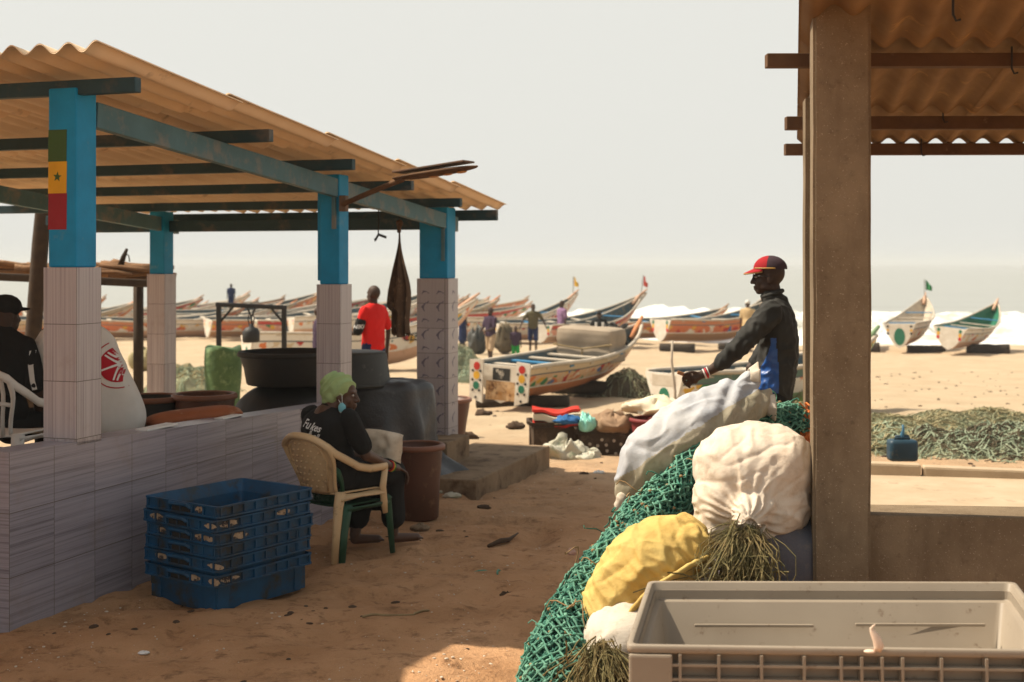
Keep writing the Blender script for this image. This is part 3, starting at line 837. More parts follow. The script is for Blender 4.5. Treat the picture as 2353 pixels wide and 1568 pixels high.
sk.ell(Q(.02, 0, .53), (.20, .205, .115), M_c, 18, 12)
chain(sk, [Q(.02, .10, .53), Q(.40, .12, .52)], [.115, .095], .3); chain(sk, [Q(.02, -.10, .53), Q(.38, -.11, .51)], [.115, .095], .3)
chain(sk, [Q(.40, .12, .50), Q(.40, .13, .20)], [.092, .085], .3); chain(sk, [Q(.36, -.11, .49), Q(.23, -.06, .20)], [.09, .085], .3)
sk.ell(Q(.37, .0, .40), (.09, .14, .17), M_c)
fuse(sk, 's', .011, 4, disp=wr(8, .008, (1, 1, .5), 2)).build('skirt', M_tee, wom, True)
h_ = MB(); hwc = wc+WU*.035-WF*.030
h_.ell(hwc+WU*.004, (.112, .098, .100), WM, 18, 12); h_.ell(hwc-WF*.045-WU*.015, (.088, .090, .100), WM, 18, 12)
h_.ell(hwc-WF*.075-WU*.075, (.045, .055, .060), WM); h_.ell(hwc-WF*.045+WU*.035, (.09, .085, .075), WM)
ax_ = (WF*.75+WU*.66).normalized(); ay_ = WL
def folds(p):
    d = p-hwc; a = d.dot(WU)*.8-d.dot(WF)*.9+.35*d.dot(WL)
    return .0075*(1-2*abs(math.sin(a*48+2.5*noise.noise(d*8))))+.004*noise.noise(d*16)
fuse(h_, 'h', .005, 3, disp=folds).build('headwrap', M_wrap, wom, True)
m = MB(); e0 = wc-WL*.082-WF*.008-WU*.03; mk = wc-WL*.080+WF*.022-WU*.090
m.ell(mk, (.026, .012, .034), WM, 12, 8); m.ell(mk-WU*.035+WF*.004, (.016, .010, .020), WM, mi=1)
msk = fuse(m, 'm', .004, 2, disp=wr(40, .003)); 
for i, fc in enumerate(msk.f):
    if (V(msk.v[fc[0]])-mk).dot(WU) < -.025: msk.mi[i] = 1
mo = msk.build('face_mask', [M_mask, M_maskw], wom, True)
m = MB(); m.tube([mk+WU*.02, wc-WL*.085+WF*.02+WU*.0, wc-WL*.082-WF*.02+WU*.012], .0022, 6); m.tube([mk+WU*.01, e0], .002, 6); m.build('ear_loop', M_maskw, mo, True)
wd = Q(.38, .185, .55)-Q(.31, .20, .575)
for k, mm in ((0, M_band_r), (1, M_band_y), (2, M_band_g)): ring(Q(.295+k*.013, .203-k*.003, .581-k*.005), wd, .034, .0055).build('bracelet', mm, wom, True)

# helper for the other figures
def figure(label, pos, face, hgt, shirt_m, leg_m, vox=.014, arms=None, legs='short', name_extra=None, lean=0.0, hat=None, robe=False, skin=None, group=None, sit=0.0):
    f, l, u, M = frame((math.sin(face), math.cos(face), 0)); s = hgt/1.75; pos = V(pos)
    t = thing('person', label, 'person', pos, 0, group)
    q = lambda a, b_, z: pos+(f*(a+lean*max(0, z-.9)-(0)) + l*b_+u*(z-sit*(1 if z > .5 else 0)))*s
    b = MB(); hcx = q(0, 0, 1.62)
    head(b, hcx, f, s=s, fine=vox < .012)
    chain(b, [q(-.01, 0, 1.53), q(-.01, 0, 1.43)], [.052*s, .06*s])
    b.ell(q(0, 0, 1.25), (.09*s, .15*s, .2*s), M); b.ell(q(0, 0, .98), (.09*s, .13*s, .14*s), M)
    for e in (-1, 1):
        st = .06*e if not robe else 0
        chain(b, [q(0, e*.09, .92), q(.02+st, e*.10, .50), q(-.01+st*1.5, e*.10, .08)], [.08*s, .055*s, .038*s], .4)
        chain(b, [q(-.01+st*1.5, e*.10, .045), q(.14+st*1.5, e*.12, .03)], [.036*s, .028*s], .4)
    arms = arms or (((-.01, .22, 1.13), (.05, .24, .88)), ((-.01, -.22, 1.13), (.05, -.24, .88)))
    for e, (el, wrs) in zip((1, -1), arms):
        chain(b, [q(0, e*.18, 1.40), q(*el), q(*wrs)], [.048*s, .038*s, .026*s], .35)
        d = (q(*wrs)-q(*el)).normalized()
        chain(b, [q(*wrs), q(*wrs)+d*.07*s], [.026*s, .030*s], .35)
        for k in range(4): chain(b, [q(*wrs)+d*.08*s+f*(k-1.5)*.018*s, q(*wrs)+d*(.155-.01*abs(k-1))*s+f*(k-1.5)*.02*s], [.010*s, .008*s], .4)
        chain(b, [q(*wrs)+d*.03*s+f*.025*s, q(*wrs)+d*.085*s+f*.05*s], [.011*s, .009*s], .4)
    fuse(b, 'b', vox, 3).build('body', skin or M_skin, t, True)
    j = MB()
    trunk(j, [(q(0, 0, z_), a_*s, b_*s) for z_, a_, b_ in ((1.49, .055, .06), (1.46, .08, .13), (1.40, .105, .20), (1.28, .12, .192), (1.12, .122, .175), (.98, .13, .172), (.88, .13, .172), (.85, .10, .13))], M, 16, 3)
    for e, (el, wrs) in zip((1, -1), arms):
        a_, b2 = q(0, e*.18, 1.39), q(*el); chain(j, [a_, lerp(a_, b2, .8)], [.068*s, .060*s], .3)
    if robe: chain(j, [q(0, 0, 1.0), q(0, 0, .25)], [.17*s, .19*s], .2)
    fuse(j, 'j', vox, 4, disp=wr(9, .008, seed=hgt*7)).build('robe' if robe else 'shirt', shirt_m, t, True)
    if not robe:
        k_ = MB(); k_.ell(q(0, 0, .93), (.125*s, .165*s, .11*s), M)
        zl = .50 if legs == 'short' else .12
        for e in (-1, 1):
            st = .06*e
            c0, c1 = q(0, e*.09, .90), q(.02+st, e*.10, .50)
            chain(k_, [c0, c1], [.105*s, .088*s], .3)
            if legs != 'short': chain(k_, [c1, q(-.01+st*1.5, e*.10, .12)], [.085*s, .07*s], .3)
        fuse(k_, 'k', vox, 4).build('shorts' if legs == 'short' else 'trousers', leg_m, t, True)
    if hat:
        m = MB(); m.ell(hcx+u*.05*s-f*.01*s, (.115*s, .09*s, .085*s), M); fuse(m, 'h', vox*.8, 2).build('cap', hat, t, True)
    return t, q, (f, l, u, M), hcx
M_navy = cloth('navy_cloth', (.012, .022, .075)); M_olive = cloth('olive_cloth', (.09, .075, .035)); M_purple = cloth('purple_cloth', (.14, .07, .16), (.30, .18, .28), .8, 25)
M_beige = cloth('beige_cloth', (.42, .31, .20)); M_green = cloth('green_cloth', (.02, .28, .06)); M_tan = cloth('tan_robe', (.50, .36, .19)); M_dkpurple = cloth('plum_cloth', (.05, .03, .055))
def gpos(px, Y): x = (px-CX)/F*Y; return V((x, Y, gz(x, Y)))
figure('distant woman in long navy dress standing beside the pillar printed with fish', gpos(1063, 50), .8, 1.60, M_navy, M_navy, robe=True)
figure('barefoot man in plum T-shirt and beige shorts standing on the sand beyond the boat', gpos(1127, 38), PI+.7, 1.72, M_dkpurple, M_beige, .012, arms=(((.08, .22, 1.12), (.28, .12, 1.05)), ((.08, -.22, 1.12), (.28, -.12, 1.05))))
figure('small child in dark T-shirt and bright green shorts', gpos(1185, 38), PI, 1.16, M_dkpurple, M_green, .012)
figure('man in olive shirt standing behind the wrapped cargo with arms apart', gpos(1225, 44.5), PI, 1.74, M_olive, M_navy, .014, arms=(((.02, .34, 1.18), (.08, .44, .95)), ((.02, -.34, 1.18), (.08, -.44, .95))))
figure('man in patterned purple clothes seen from the side beyond the boat', gpos(1291, 46), PI+1.0, 1.86, M_purple, M_navy, .014, legs='long')
ft, fq, (ff, fl_, fu, fM), fh = figure('man in dark top with white stripes leaning over behind the wrapped cargo', gpos(1377, 38.5), PI, 1.62, M_tee, M_navy, .013, arms=(((.05, .30, 1.18), (.10, .36, .95)), ((.05, -.30, 1.18), (.10, -.36, .95))), hat=M_tee)
m = MB()
for e in (-1, 1): m.box(fq(.115, e*.11, 1.14), (.05, .07, .42), fM, bev=.015)
m.build('white_stripe', M_white, ft, True)
figure('figure in long tan robe and white cap beyond the orange boat', gpos(1718, 47), .3, 1.92, M_tan, M_tan, .014, robe=True, hat=M_white)
figure('man in dark clothes half hidden behind the middle post', gpos(733, 26), 1.2, 1.72, M_dkpurple, M_navy, .014, legs='long')
figure('silhouetted figure standing on the boats behind the timber hoist', V(((531-CX)/F*58, 58, -.22)), PI, 1.3, M_navy, M_navy, .014)
# man in red shirt beside the tubs
rt, rq, (rf, rl, ru, rM), rh = figure('man in bright red T-shirt with black sleeve band seen from behind', V(((858-CX)/F*17.2, 17.2, gz((858-CX)/F*17.2, 17.2))), -.95, 1.70, M_red, M_navy, .009, arms=(((.06, .26, 1.10), (.36, .20, 1.05)), ((-.06, -.25, 1.12), (-.02, -.26, .84))), legs='long')
m = MB(); rs, re_ = rq(0, .18, 1.39), rq(.06, .26, 1.10)
chain(m, [lerp(rs, re_, .50), lerp(rs, re_, .92)], [.0745, .071], .12)
sb = fuse(m, 'm', .009, 2); sl = sb.build('sleeve_band', M_tee, rt, True); tr_ = bvh(sb)
nrm = V((.10, -1, 0)).normalized(); xx = V((1, .10, 0)).normalized()
m = MB(); vs, fs = text2d('NIKE', .075, .2, .0022); project(m, vs, fs, lerp(rs, re_, .74), xx, Z, tr_, .004); 
m.build('lettering', M_whiteprint, sl)
ring(rq(.30, .21, 1.062), rq(.36, .2, 1.05)-rq(.06, .26, 1.1), .036, .008).build('wristband', M_band_r, rt, True)

# man in white T-shirt sitting behind the first post, back turned
y0 = 8.75; bx = (222-CX)/F*y0; fz0 = .41
sh = thing('person', 'man in oversized white T-shirt with round red emblem sitting with his back turned', 'person', (bx, y0, fz0))
f, l, u, MM = frame((.05, 1, 0))
q = lambda px, py, dy=0.0: at(px, py, y0+dy)
b = MB(); head(b, q(172, 690, .12), f, s=1.0); chain(b, [q(172, 715, .08), q(176, 760, .02)], [.055, .065])
b.ell(q(190, 830), (.12, .17, .22), MM); b.ell(q(215, 950), (.13, .18, .14), MM)
chain(b, [q(112, 770), q(98, 850, .02), q(112, 925, .15), q(125, 950, .25)], [.06, .05, .038, .03], .3); chain(b, [q(218, 800), q(245, 865, .14), q(228, 925, .28)], [.06, .046, .03], .3)
chain(b, [q(125, 950, .25), q(130, 958, .33)], [.03, .032], .3)
for k in range(4): chain(b, [q(124+k*5, 958, .33), q(126+k*5, 965, .40)], [.010, .008], .4)
for e in (-1, 1):
    hp = q(215+e*30, 975, .05); kn = hp+f*.42+u*.02; an = V((kn.x, kn.y, fz0+.09)); chain(b, [hp, kn, an], [.09, .06, .042], .35); chain(b, [an-u*.04, an+f*.15-u*.05], [.036, .03], .35)
fuse(b, 'b', .010, 4).build('body', M_skin, sh, True)
j = MB()
trunk(j, [(q(x_, y_), a_, b_) for x_, y_, a_, b_ in ((172, 738, .06, .07), (174, 750, .10, .15), (178, 770, .135, .215), (188, 805, .155, .235), (206, 850, .165, .25), (220, 890, .17, .262), (231, 925, .175, .268), (238, 958, .175, .268), (237, 988, .165, .255), (236, 1003, .13, .21))], MM, 30)
chain(j, [q(118, 780, -.01), q(96, 822, -.01)], [.085, .085], .2); chain(j, [q(232, 800, 0.03), q(262, 850, .12)], [.085, .085], .2)
wm_ = fuse(j, 'j', .010, 5, disp=wr(4.6, .020, (1, 1, .42), 5)); ws = wm_.build('t_shirt', M_white, sh, True); tree = bvh(wm_)
em = MB(); eo = q(268, 838, -.17); R0 = .122
def disc(r0, r1, n=40): 
    vs = [(r*math.cos(2*PI*k/n), r*math.sin(2*PI*k/n)) for r in [lerp(r0, r1, i/8) for i in range(9)] for k in range(n)]
    return vs, [(i*n+k, i*n+(k+1) % n, (i+1)*n+(k+1) % n, (i+1)*n+k) for i in range(8) for k in range(n)]
ex = V((.96, 0, -.26)).normalized(); ey = V((.26, 0, .96)).normalized()
vs, fs = disc(.0, R0); project(em, vs, fs, eo, ex, ey, tree, .005, 0)
vs, fs = disc(R0*1.28, R0*1.34); project(em, vs, fs, eo, ex, ey, tree, .005, 0)
for k in range(3):
    a = PI/2+2*PI*k/3+.12
    rot = lambda p: (p[0]*math.cos(a)-p[1]*math.sin(a), p[0]*math.sin(a)+p[1]*math.cos(a))
    # one of three crossed tuning forks: handle on one side, two tines on the other
    strokes = [([(.02, 0), (.055, 0)], .014), ([(.055, 0), (.075, 0), (R0*1.1, 0)], .012), ([(-.018, .0105), (-.05, .0105), (-R0*.9, .0105)], .010), ([(-.018, -.0105), (-.05, -.0105), (-R0*.9, -.0105)], .010), ([(-.02, .012), (0, .012), (.024, .0)], .008), ([(-.02, -.012), (0, -.012), (.024, .0)], .008)]
    for pts, w_ in strokes:
        dn = [(lerp(pts[i][0], pts[i+1][0], t/3), lerp(pts[i][1], pts[i+1][1], t/3)) for i in range(len(pts)-1) for t in range(3)]+[pts[-1]]
        vs, fs = quadstrip([rot(p) for p in dn], w_); project(em, vs, fs, eo, ex, ey, tree, .0085, 1)
em.build('emblem', [M_redprint, M_whiteprint], ws)
k_ = MB()
for e in (-1, 1):
    hp = q(215+e*30, 978, .05); kn = hp+f*.42+u*.02; an = V((kn.x, kn.y, fz0+.12)); chain(k_, [hp, kn, an], [.115, .085, .075], .3)
fuse(k_, 'k', .014, 3).build('trousers', M_tee, sh, True)
stl = thing('stool', 'dark wooden stool under the man in the white T-shirt', 'stool', (bx, y0, fz0))
m = MB(); m.box((bx+.0, y0+.05, fz0+.36), (.36, .36, .05), bev=.01); m.build('seat', M_darkwood, stl)
for ex_ in (-1, 1):
    for ey_ in (-1, 1): m = MB(); m.box((bx+ex_*.15, y0+.05+ey_*.15, fz0+.17), (.04, .04, .34)); m.build('leg', M_darkwood, stl)
# man in dark clothes at the left edge of the photo
y1 = 8.6; q = lambda px, py, dy=0.0: at(px, py, y1+dy)
dk = thing('person', 'man in dark cap and black vest with pale stripe sitting at the left edge', 'person', (q(10, 900).x, y1, fz0))
f, l, u, MM = frame((.55, .84, 0))
b = MB(); hd = q(12, 722, .05); head(b, hd, f, s=1.0); chain(b, [q(8, 742, .0), q(4, 790)], [.055, .065]); b.ell(q(5, 860), (.12, .17, .22), MM); b.ell(q(5, 965), (.13, .18, .14), MM)
chain(b, [q(58, 800), q(84, 880, .0), q(92, 950, .12)], [.06, .05, .034], .3); chain(b, [q(92, 950, .12), q(95, 965, .2)], [.032, .03], .3)
for k in range(4): chain(b, [q(90+k*5, 966, .2), q(92+k*5, 975, .27)], [.010, .008], .4)
for e in (-1, 1):
    hp = q(5, 980)+l*e*.1; kn = hp+f*.42; an = V((kn.x, kn.y, fz0+.09)); chain(b, [hp, kn, an], [.09, .06, .042], .35); chain(b, [an-u*.04, an+f*.15-u*.05], [.036, .03], .35)
fuse(b, 'b', .011, 4).build('body', M_skin, dk, True)
j = MB(); chain(j, [q(-50, 790), q(0, 772), q(55, 800)], [.08, .085, .08], .25); j.ell(q(3, 860), (.15, .20, .22), MM, 16, 12); j.ell(q(3, 945), (.16, .21, .16), MM, 16, 12); chain(j, [q(58, 805), q(80, 880)], [.078, .07], .25)
dm = fuse(j, 'j', .011, 5, disp=wr(7, .009, seed=4)); ds = dm.build('vest', M_tee, dk, True); tree = bvh(dm)
m = MB(); vs, fs = quadstrip([(.0, .30), (.012, .2), (.008, .1), (.022, 0), (.034, -.06)], .03); project(m, vs, fs, q(50, 880, -.2), (1, 0, 0), (0, 0, 1), tree, .005)
m.build('vest_stripe', M_white, ds)
m = MB(); m.ell(hd+u*.05, (.118, .092, .085), MM); m.ell(hd+f*.11+u*.03, (.075, .07, .014), MM); fuse(m, 'h', .006, 2).build('cap', M_tee, dk, True)
m = MB()
for e in (-1, 1):
    hp = q(5, 980)+l*e*.1; kn = hp+f*.42; an = V((kn.x, kn.y, fz0+.12)); chain(m, [hp, kn, an], [.115, .085, .075], .3)
fuse(m, 'k', .014, 3).build('trousers', M_tee, dk, True)
# ---------- fishing boats ----------
M_bred = pm('boat_red', (.50, .03, .02), None, 8, .6, .3, .2); M_byel = pm('boat_yellow', (.70, .38, .03), None, 8, .6, .3, .2); M_bgrn = pm('boat_green', (.02, .16, .09), None, 8, .6, .3, .2)
M_bwhite = pm('boat_white', (.66, .62, .54), (.52, .45, .36), 4, .7, .3, .3, 40, .004, (.30, .19, .10), 6, .62, .75)
M_bdark = pm('boat_dark', (.03, .028, .025), None, 8, .7)
M_inner = pm('boat_inside', (.05, .10, .13), (.10, .10, .08), 4, .85, .2, .3, 40, .005, (.22, .17, .11), 6, .55, .7)
M_thwart = pm('thwart_wood', (.52, .46, .37), (.40, .33, .25), 5, .8, .2, .3)
M_thblue = pm('thwart_blue', (.03, .20, .40), (.05, .18, .30), 5, .8)
M_rust = pm('rust_stain', (.36, .17, .05), (.55, .40, .24), 7, .8, .2, .3, 40, .004, (.12, .05, .02), 10, .5, .65)
RED, ORG, YEL, GRN, BLU, WHT, TEA, CRM = (.42, .03, .025), (.60, .18, .06), (.62, .36, .05), (.04, .20, .08), (.05, .14, .34), (.66, .62, .55), (.05, .18, .20), (.56, .45, .30)
def boat_mat(name, top, bg, pal, lower, seed, dens=2.0, rail=(.10, .12, .13)):
    t = NT(name); co = t.coord('UV', loc=(seed*3.7, 0, 0)); sep = t.new('SeparateXYZ'); t.link(t.coord('UV'), sep.inputs[0]); v = sep.outputs[1]
    d = t.new('TexNoise'); d.inputs['Scale'].default_value = 3; t.link(co, d.inputs['Vector'])
    va = t.new('VectorMath', operation='SCALE'); va.inputs['Scale'].default_value = .45; t.link(d.outputs['Color'], va.inputs[0])
    vb = t.new('VectorMath', operation='ADD'); t.link(co, vb.inputs[0]); t.link(va.outputs[0], vb.inputs[1])
    vo = t.new('TexVoronoi'); vo.inputs['Scale'].default_value = dens; t.link(vb.outputs[0], vo.inputs['Vector'])
    sc_ = t.new('SeparateXYZ'); t.link(vo.outputs['Color'], sc_.inputs[0])
    stops = []; n = len(pal)
    for i, c in enumerate(pal): stops.append((i/n, c))
    shapes = t.ramp(sc_.outputs[0], stops, 'CONSTANT')
    edge = t.ramp(vo.outputs['Distance'], [(.0, 1.), (.36, 1.), (.43, 0.)])
    band = t.mix(edge, bg, shapes)
    vo2 = t.new('TexVoronoi'); vo2.inputs['Scale'].default_value = dens*2.7; t.link(vb.outputs[0], vo2.inputs['Vector'])
    sc2 = t.new('SeparateXYZ'); t.link(vo2.outputs['Color'], sc2.inputs[0])
    band = t.mix(t.ramp(sc2.outputs[1], [(.0, 0.), (.80, 1.)], 'CONSTANT'), band, t.ramp(sc2.outputs[2], stops, 'CONSTANT'))
    c = band
    lowm = t.ramp(v, [(0, 1.), (.36, 1.), (.38, 0.)]); c = t.mix(lowm, c, lower)
    ln = t.math('MULTIPLY', t.math('GREATER_THAN', v, .37), t.math('LESS_THAN', v, .42)); c = t.mix(ln, c, WHT)
    ln2 = t.math('MULTIPLY', t.math('GREATER_THAN', v, .745), t.math('LESS_THAN', v, .785)); c = t.mix(ln2, c, rail)
    c = t.mix(t.math('GREATER_THAN', v, .785), c, top)
    co3 = t.coord('Object'); w1 = t.noise(co3, 3.5, 7, .7); w2 = t.noise(t.coord('Object', (1, 1, .25)), 9, 5, .7)
    c = t.mix(t.ramp(w1, [(.54, 0.), (.74, .55)]), c, (.40, .28, .17)); c = t.mix(t.ramp(w2, [(.60, 0.), (.76, .5)]), c, (.20, .12, .06))
    t.col(c); t.bump(w2, .3, .01); return t.fin(.65, .25)
PALS = [[RED, WHT, YEL, WHT, GRN, ORG, WHT, BLU], [ORG, YEL, RED, WHT, BLU, ORG, YEL, WHT], [RED, ORG, WHT, YEL, TEA, WHT, RED, CRM], [GRN, WHT, RED, YEL, WHT, ORG, BLU, WHT]]
BM = [boat_mat('boat_paint_cream', CRM, (.60, .40, .24), [RED, YEL, CRM, GRN, ORG, RED, BLU, WHT], (.52, .20, .08), 1, 3.0),
      boat_mat('boat_paint_orange', (.50, .20, .10), (.56, .17, .07), PALS[1], (.36, .20, .10), 2),
      boat_mat('boat_paint_white', WHT, WHT, PALS[2], (.58, .36, .24), 3),
      boat_mat('boat_paint_red', (.44, .05, .04), (.60, .30, .22), PALS[3], (.42, .26, .17), 4),
      boat_mat('boat_paint_green', (.10, .17, .14), WHT, PALS[0], (.20, .30, .16), 5)]
M_flagr = pm('flag_cloth_red', (.60, .08, .05), None, 8, .9); M_flagy = pm('flag_cloth_yellow', (.75, .45, .05), None, 8, .9); M_flagg = pm('flag_cloth_green', (.03, .20, .07), None, 8, .9)
def boat(label, pos, head_deg, L, beam, h, bow, mat, tw=.72, raise_=.12, roll=0.0, transom='plain', flag=None, nth=5, cat='boat', group='painted wooden fishing boats on the beach', pitch=0.0, inner=None, canopy=None):
    pos = V(pos); a = math.radians(head_deg)
    t = thing('fishing_boat', label, cat, pos+Z*raise_, -a, group, rx=pitch, ry=roll)
    hb = lambda y: beam/2*(1-clamp((y-.35)/.65)**2.3)*lerp(tw, 1, sm(y, 0, .35))+.015
    sh = lambda y: h*(1+.06*(1-sm(y, 0, .35)))+bow*clamp((y-.40)/.60)**2.0
    ke = lambda y: (h+bow-.10)*clamp((y-.48)/.52)**2.5+.05*h*(1-sm(y, 0, .3))
    def skin(y, v, off=0.0):
        k, s = ke(y), sh(y); w_ = max(.008, hb(y)-off)
        sg = 1 if v >= 0 else -1; v = abs(v)
        return V((sg*w_*(min(1, v*1.0)**.55), y*L, k+off*(1-v)+(s-k-off*(1-v))*v))
    m = MB(); N = 30
    fn = lambda uu, vv: skin(uu, vv*2-1)
    m.grid(fn, N, 21, uvf=lambda uu, vv: (uu*L, abs(vv*2-1)))
    hull = m.build('hull', mat, t, True, local=True)
    m = MB(); m.grid(lambda uu, vv: skin(.006+uu*.97, -(vv*2-1), .045), N, 15); m.build('inner_lining', inner or M_inner, t, True, local=True)
    m = MB()
    for e in (-1, 1):
        m.tube([skin(k/26*.995, e)+V((0, 0, .005)) for k in range(27)], .038, 6)
    m.build('gunwale', M_thwart, t, True, local=True)
    # transom board with its painted marks
    m = MB(); prof = [skin(0, k/10-1) for k in range(21)]
    poly = [(p.x*1.0, p.z) for p in prof]
    poly = poly+[(beam/2*tw*.5, sh(0)*1.0), (-beam/2*tw*.5, sh(0)*1.0)]
    m.prism(poly, (0, -.002, 0), (1, 0, 0), (0, 0, 1), .05)
    w_ = hb(0)
    def mark(mi, x, z, r, sx=1.0, n=14): m.prism([(x+r*sx*math.cos(2*PI*k/n), z+r*math.sin(2*PI*k/n)) for k in range(n)], (0, -.052, 0), (1, 0, 0), (0, 0, 1), .004, mi)
    def plate(mi, x0, x1, z0, z1): m.prism([(x0, z0), (x1, z0), (x1, z1), (x0, z1)], (0, -.052, 0), (1, 0, 0), (0, 0, 1), .004, mi)
    H_ = sh(0)
    if transom == 'discs':
        for e in (-1, 1):
            for mi, zf in ((3, .88), (2, .72), (1, .56)): mark(mi, e*w_*.66, H_*zf, .055*h/.6, .8)
    elif transom == 'green': mark(3, 0, H_*.5, H_*.34, .62, 20); [mark(mi, e*w_*.74, H_*zf, .05) for e in (-1, 1) for mi, zf in ((4, .9), (2, .75), (4, .62))]
    elif transom == 'wings': plate(4, -w_*.30, w_*.30, H_*.62, H_*.93); plate(5, -w_*.52, w_*.52, H_*.12, H_*.60); mark(0, 0, H_*.80, .055); mark(0, .0, H_*.70, .03); mark(0, -w_*.14, H_*.86, .03)
    elif transom == 'flower': mark(3, 0, H_*.52, .13*1.0, .8); mark(2, 0, H_*.30, .10, .8); plate(6, -w_*.62, w_*.62, H_*.74, H_*.96); [plate(4, e*w_*.60-.02, e*w_*.60+.02, H_*z_, H_*(z_+.10)) for e in (-1, 1) for z_ in (.28, .44)]
    elif transom == 'plain': [mark(mi, e*w_*.6, H_*zf, .05) for e in (-1, 1) for mi, zf in ((1, .85), (2, .7))]
    m.build('transom', [M_bwhite, M_bred, M_byel, M_bgrn, M_bdark, M_rust, M_thwart], t, local=True)
    if transom == 'wings':
        for e in (-1, 1):
            m = MB(); x0 = e*w_*.78
            out = [(-.115, .02), (.115, .10), (.135, H_*1.10), (-.105, H_*1.13)] if e > 0 else [(-.115, .10), (.115, .02), (.105, H_*1.13), (-.135, H_*1.10)]
            m.prism(out, (x0, -.10, 0), (1, 0, 0), (0, 0, 1), .05)
            for mi, zf, rr in ((1, .95, .068), (2, .72, .068), (3, .46, .066)):
                m.prism([(rr*.85*math.cos(2*PI*k/16), H_*zf+rr*math.sin(2*PI*k/16)) for k in range(16)], (x0, -.152, 0), (1, 0, 0), (0, 0, 1), .004, mi)
            for zf, dx in ((.83, -.07), (.83, .07), (.60, -.07), (.60, .07), (.34, -.06), (.34, .06), (.16, .0)):
                m.prism([(dx+.022*math.cos(2*PI*k/10), H_*zf+.022*math.sin(2*PI*k/10)) for k in range(10)], (x0, -.152, 0), (1, 0, 0), (0, 0, 1), .004, 4)
            m.build('stern_board', [M_bwhite, M_bred, M_byel, M_bgrn, M_bdark], t, local=True)
    for k in range(nth):
        y = .10+.62*k/max(1, nth-1); s_ = sh(y); x_ = hb(y)*.99
        m = MB(); m.box((0, y*L, s_-.055), (x_*2-.02, .18, .035), bev=.006); m.build('thwart', M_thblue if k % 3 == 1 else M_thwart, t, local=True)
    tip = V((0, L*.985, sh(1)))
    m = MB(); m.tube([tip-V((0, .5, .28)), tip-V((0, .12, .02)), tip+V((0, .16, .16))], [.07, .055, .03], 7); m.build('prow_post', mat, t, True, local=True)
    if flag:
        m = MB(); m.tube([tip-V((0, .2, .1)), tip+V((0, -.15, .75))], .014, 5)
        pole = m.build('flag_pole', M_timber, t, local=True)
        m = MB(); m.grid(lambda uu, vv: tip+V((.05+.32*uu*.8, -.16+.05*math.sin(uu*7), .30+.44*vv-.26*uu*vv-.05*uu)), 8, 6)
        m.build('flag', flag, pole, local=True)
    return t, hb, sh, ke
def ray_ground(px, Y): return gpos(px, Y)
# the near boat and its cargo
p0 = gp(1152, 944)
near_boat, hbN, shN, keN = boat('nearest fishing boat with worn cream and red patterned hull and disc painted stern boards', p0, 23.5, 7.4, 1.30, .62, .40, BM[0], .78, .11, .05, 'wings', nth=6, inner=M_inner)
a = math.radians(23.5); fB = V((math.sin(a), math.cos(a), 0)); rB = V((fB.y, -fB.x, 0))
M_canvas = pm('grey_canvas', (.36, .29, .215), (.27, .22, .165), 2.5, .9, .1, .5, 30, .006, (.20, .15, .10), 4, .6, .8)
M_rope = pm('hemp_rope', (.30, .22, .11), (.20, .14, .07), 20, .9)
cgo = thing('wrapped_cargo', 'large canvas wrapped load tied with rope on the nearest boat', 'cargo', p0+fB*4.55+Z*.62, -a)
cc_ = p0+fB*4.35+rB*.0+Z*.86
m = MB(); m.box(cc_, (1.16, .98, .66), Matrix.Rotation(-a, 3, 'Z'), bev=.09)
bm = bmesh.new(); vs = [bm.verts.new(v) for v in m.v]; [bm.faces.new([vs[i] for i in f]) for f in m.f]
bmesh.ops.subdivide_edges(bm, edges=bm.edges[:], cuts=9, use_grid_fill=True)
bm.normal_update()
for v in bm.verts:
    d = v.co-cc_; ang = d.dot(rB)
    sag = -.05*max(0, 1-abs(d.z+.02)/.10)          # drawn in under the rope
    v.co += v.normal*(sag*.8+.025*nz(v.co.x*3, v.co.y*3, v.co.z*3)); v.co.z += .05*d.dot(rB)*(-1)
m = MB(); bm.verts.index_update(); m.add([v.co.copy() for v in bm.verts], [[v.index for v in f.verts] for f in bm.faces]); bm.free()
m.build('canvas_cover', M_canvas, cgo, True)
m = MB(); Rg = Matrix.Rotation(-a, 3, 'Z')
def rope(pts): m.tube([cc_+Rg @ V(p) for p in pts], .016, 6)
rope([(-.60, -.50, .02), (0, -.515, -.06), (.60, -.50, .03)]); rope([(0, -.51, -.06), (.0, -.515, -.34)]); rope([(-.595, -.5, .02), (-.60, 0, .04), (-.595, .5, .06)]); rope([(-.60, .0, .05), (-.605, .0, -.3)])
m.build('tie_rope', M_rope, cgo)
rb = MB(); q0 = p0+fB*5.45+Z*.95+rB*.15
for k in range(26):
    c = q0+V((random.uniform(-.22, .22), random.uniform(-.2, .2), random.uniform(-.32, .30))); r_ = random.uniform(.06, .13); ax = V((random.uniform(-1, 1), random.uniform(-1, 1), random.uniform(-1, 1))).normalized(); x = ax.orthogonal().normalized(); y = ax.cross(x)
    rb.tube([c+x*math.cos(t_)*r_+y*math.sin(t_)*r_*.6 for t_ in [2*PI*i/12 for i in range(12)]], .028, 6, closed=True)
o = rb.build('rope_bundle', M_bdark, smooth=True); tag(o, 'dark coil of tarred rope beside the wrapped load on the nearest boat', 'rope')
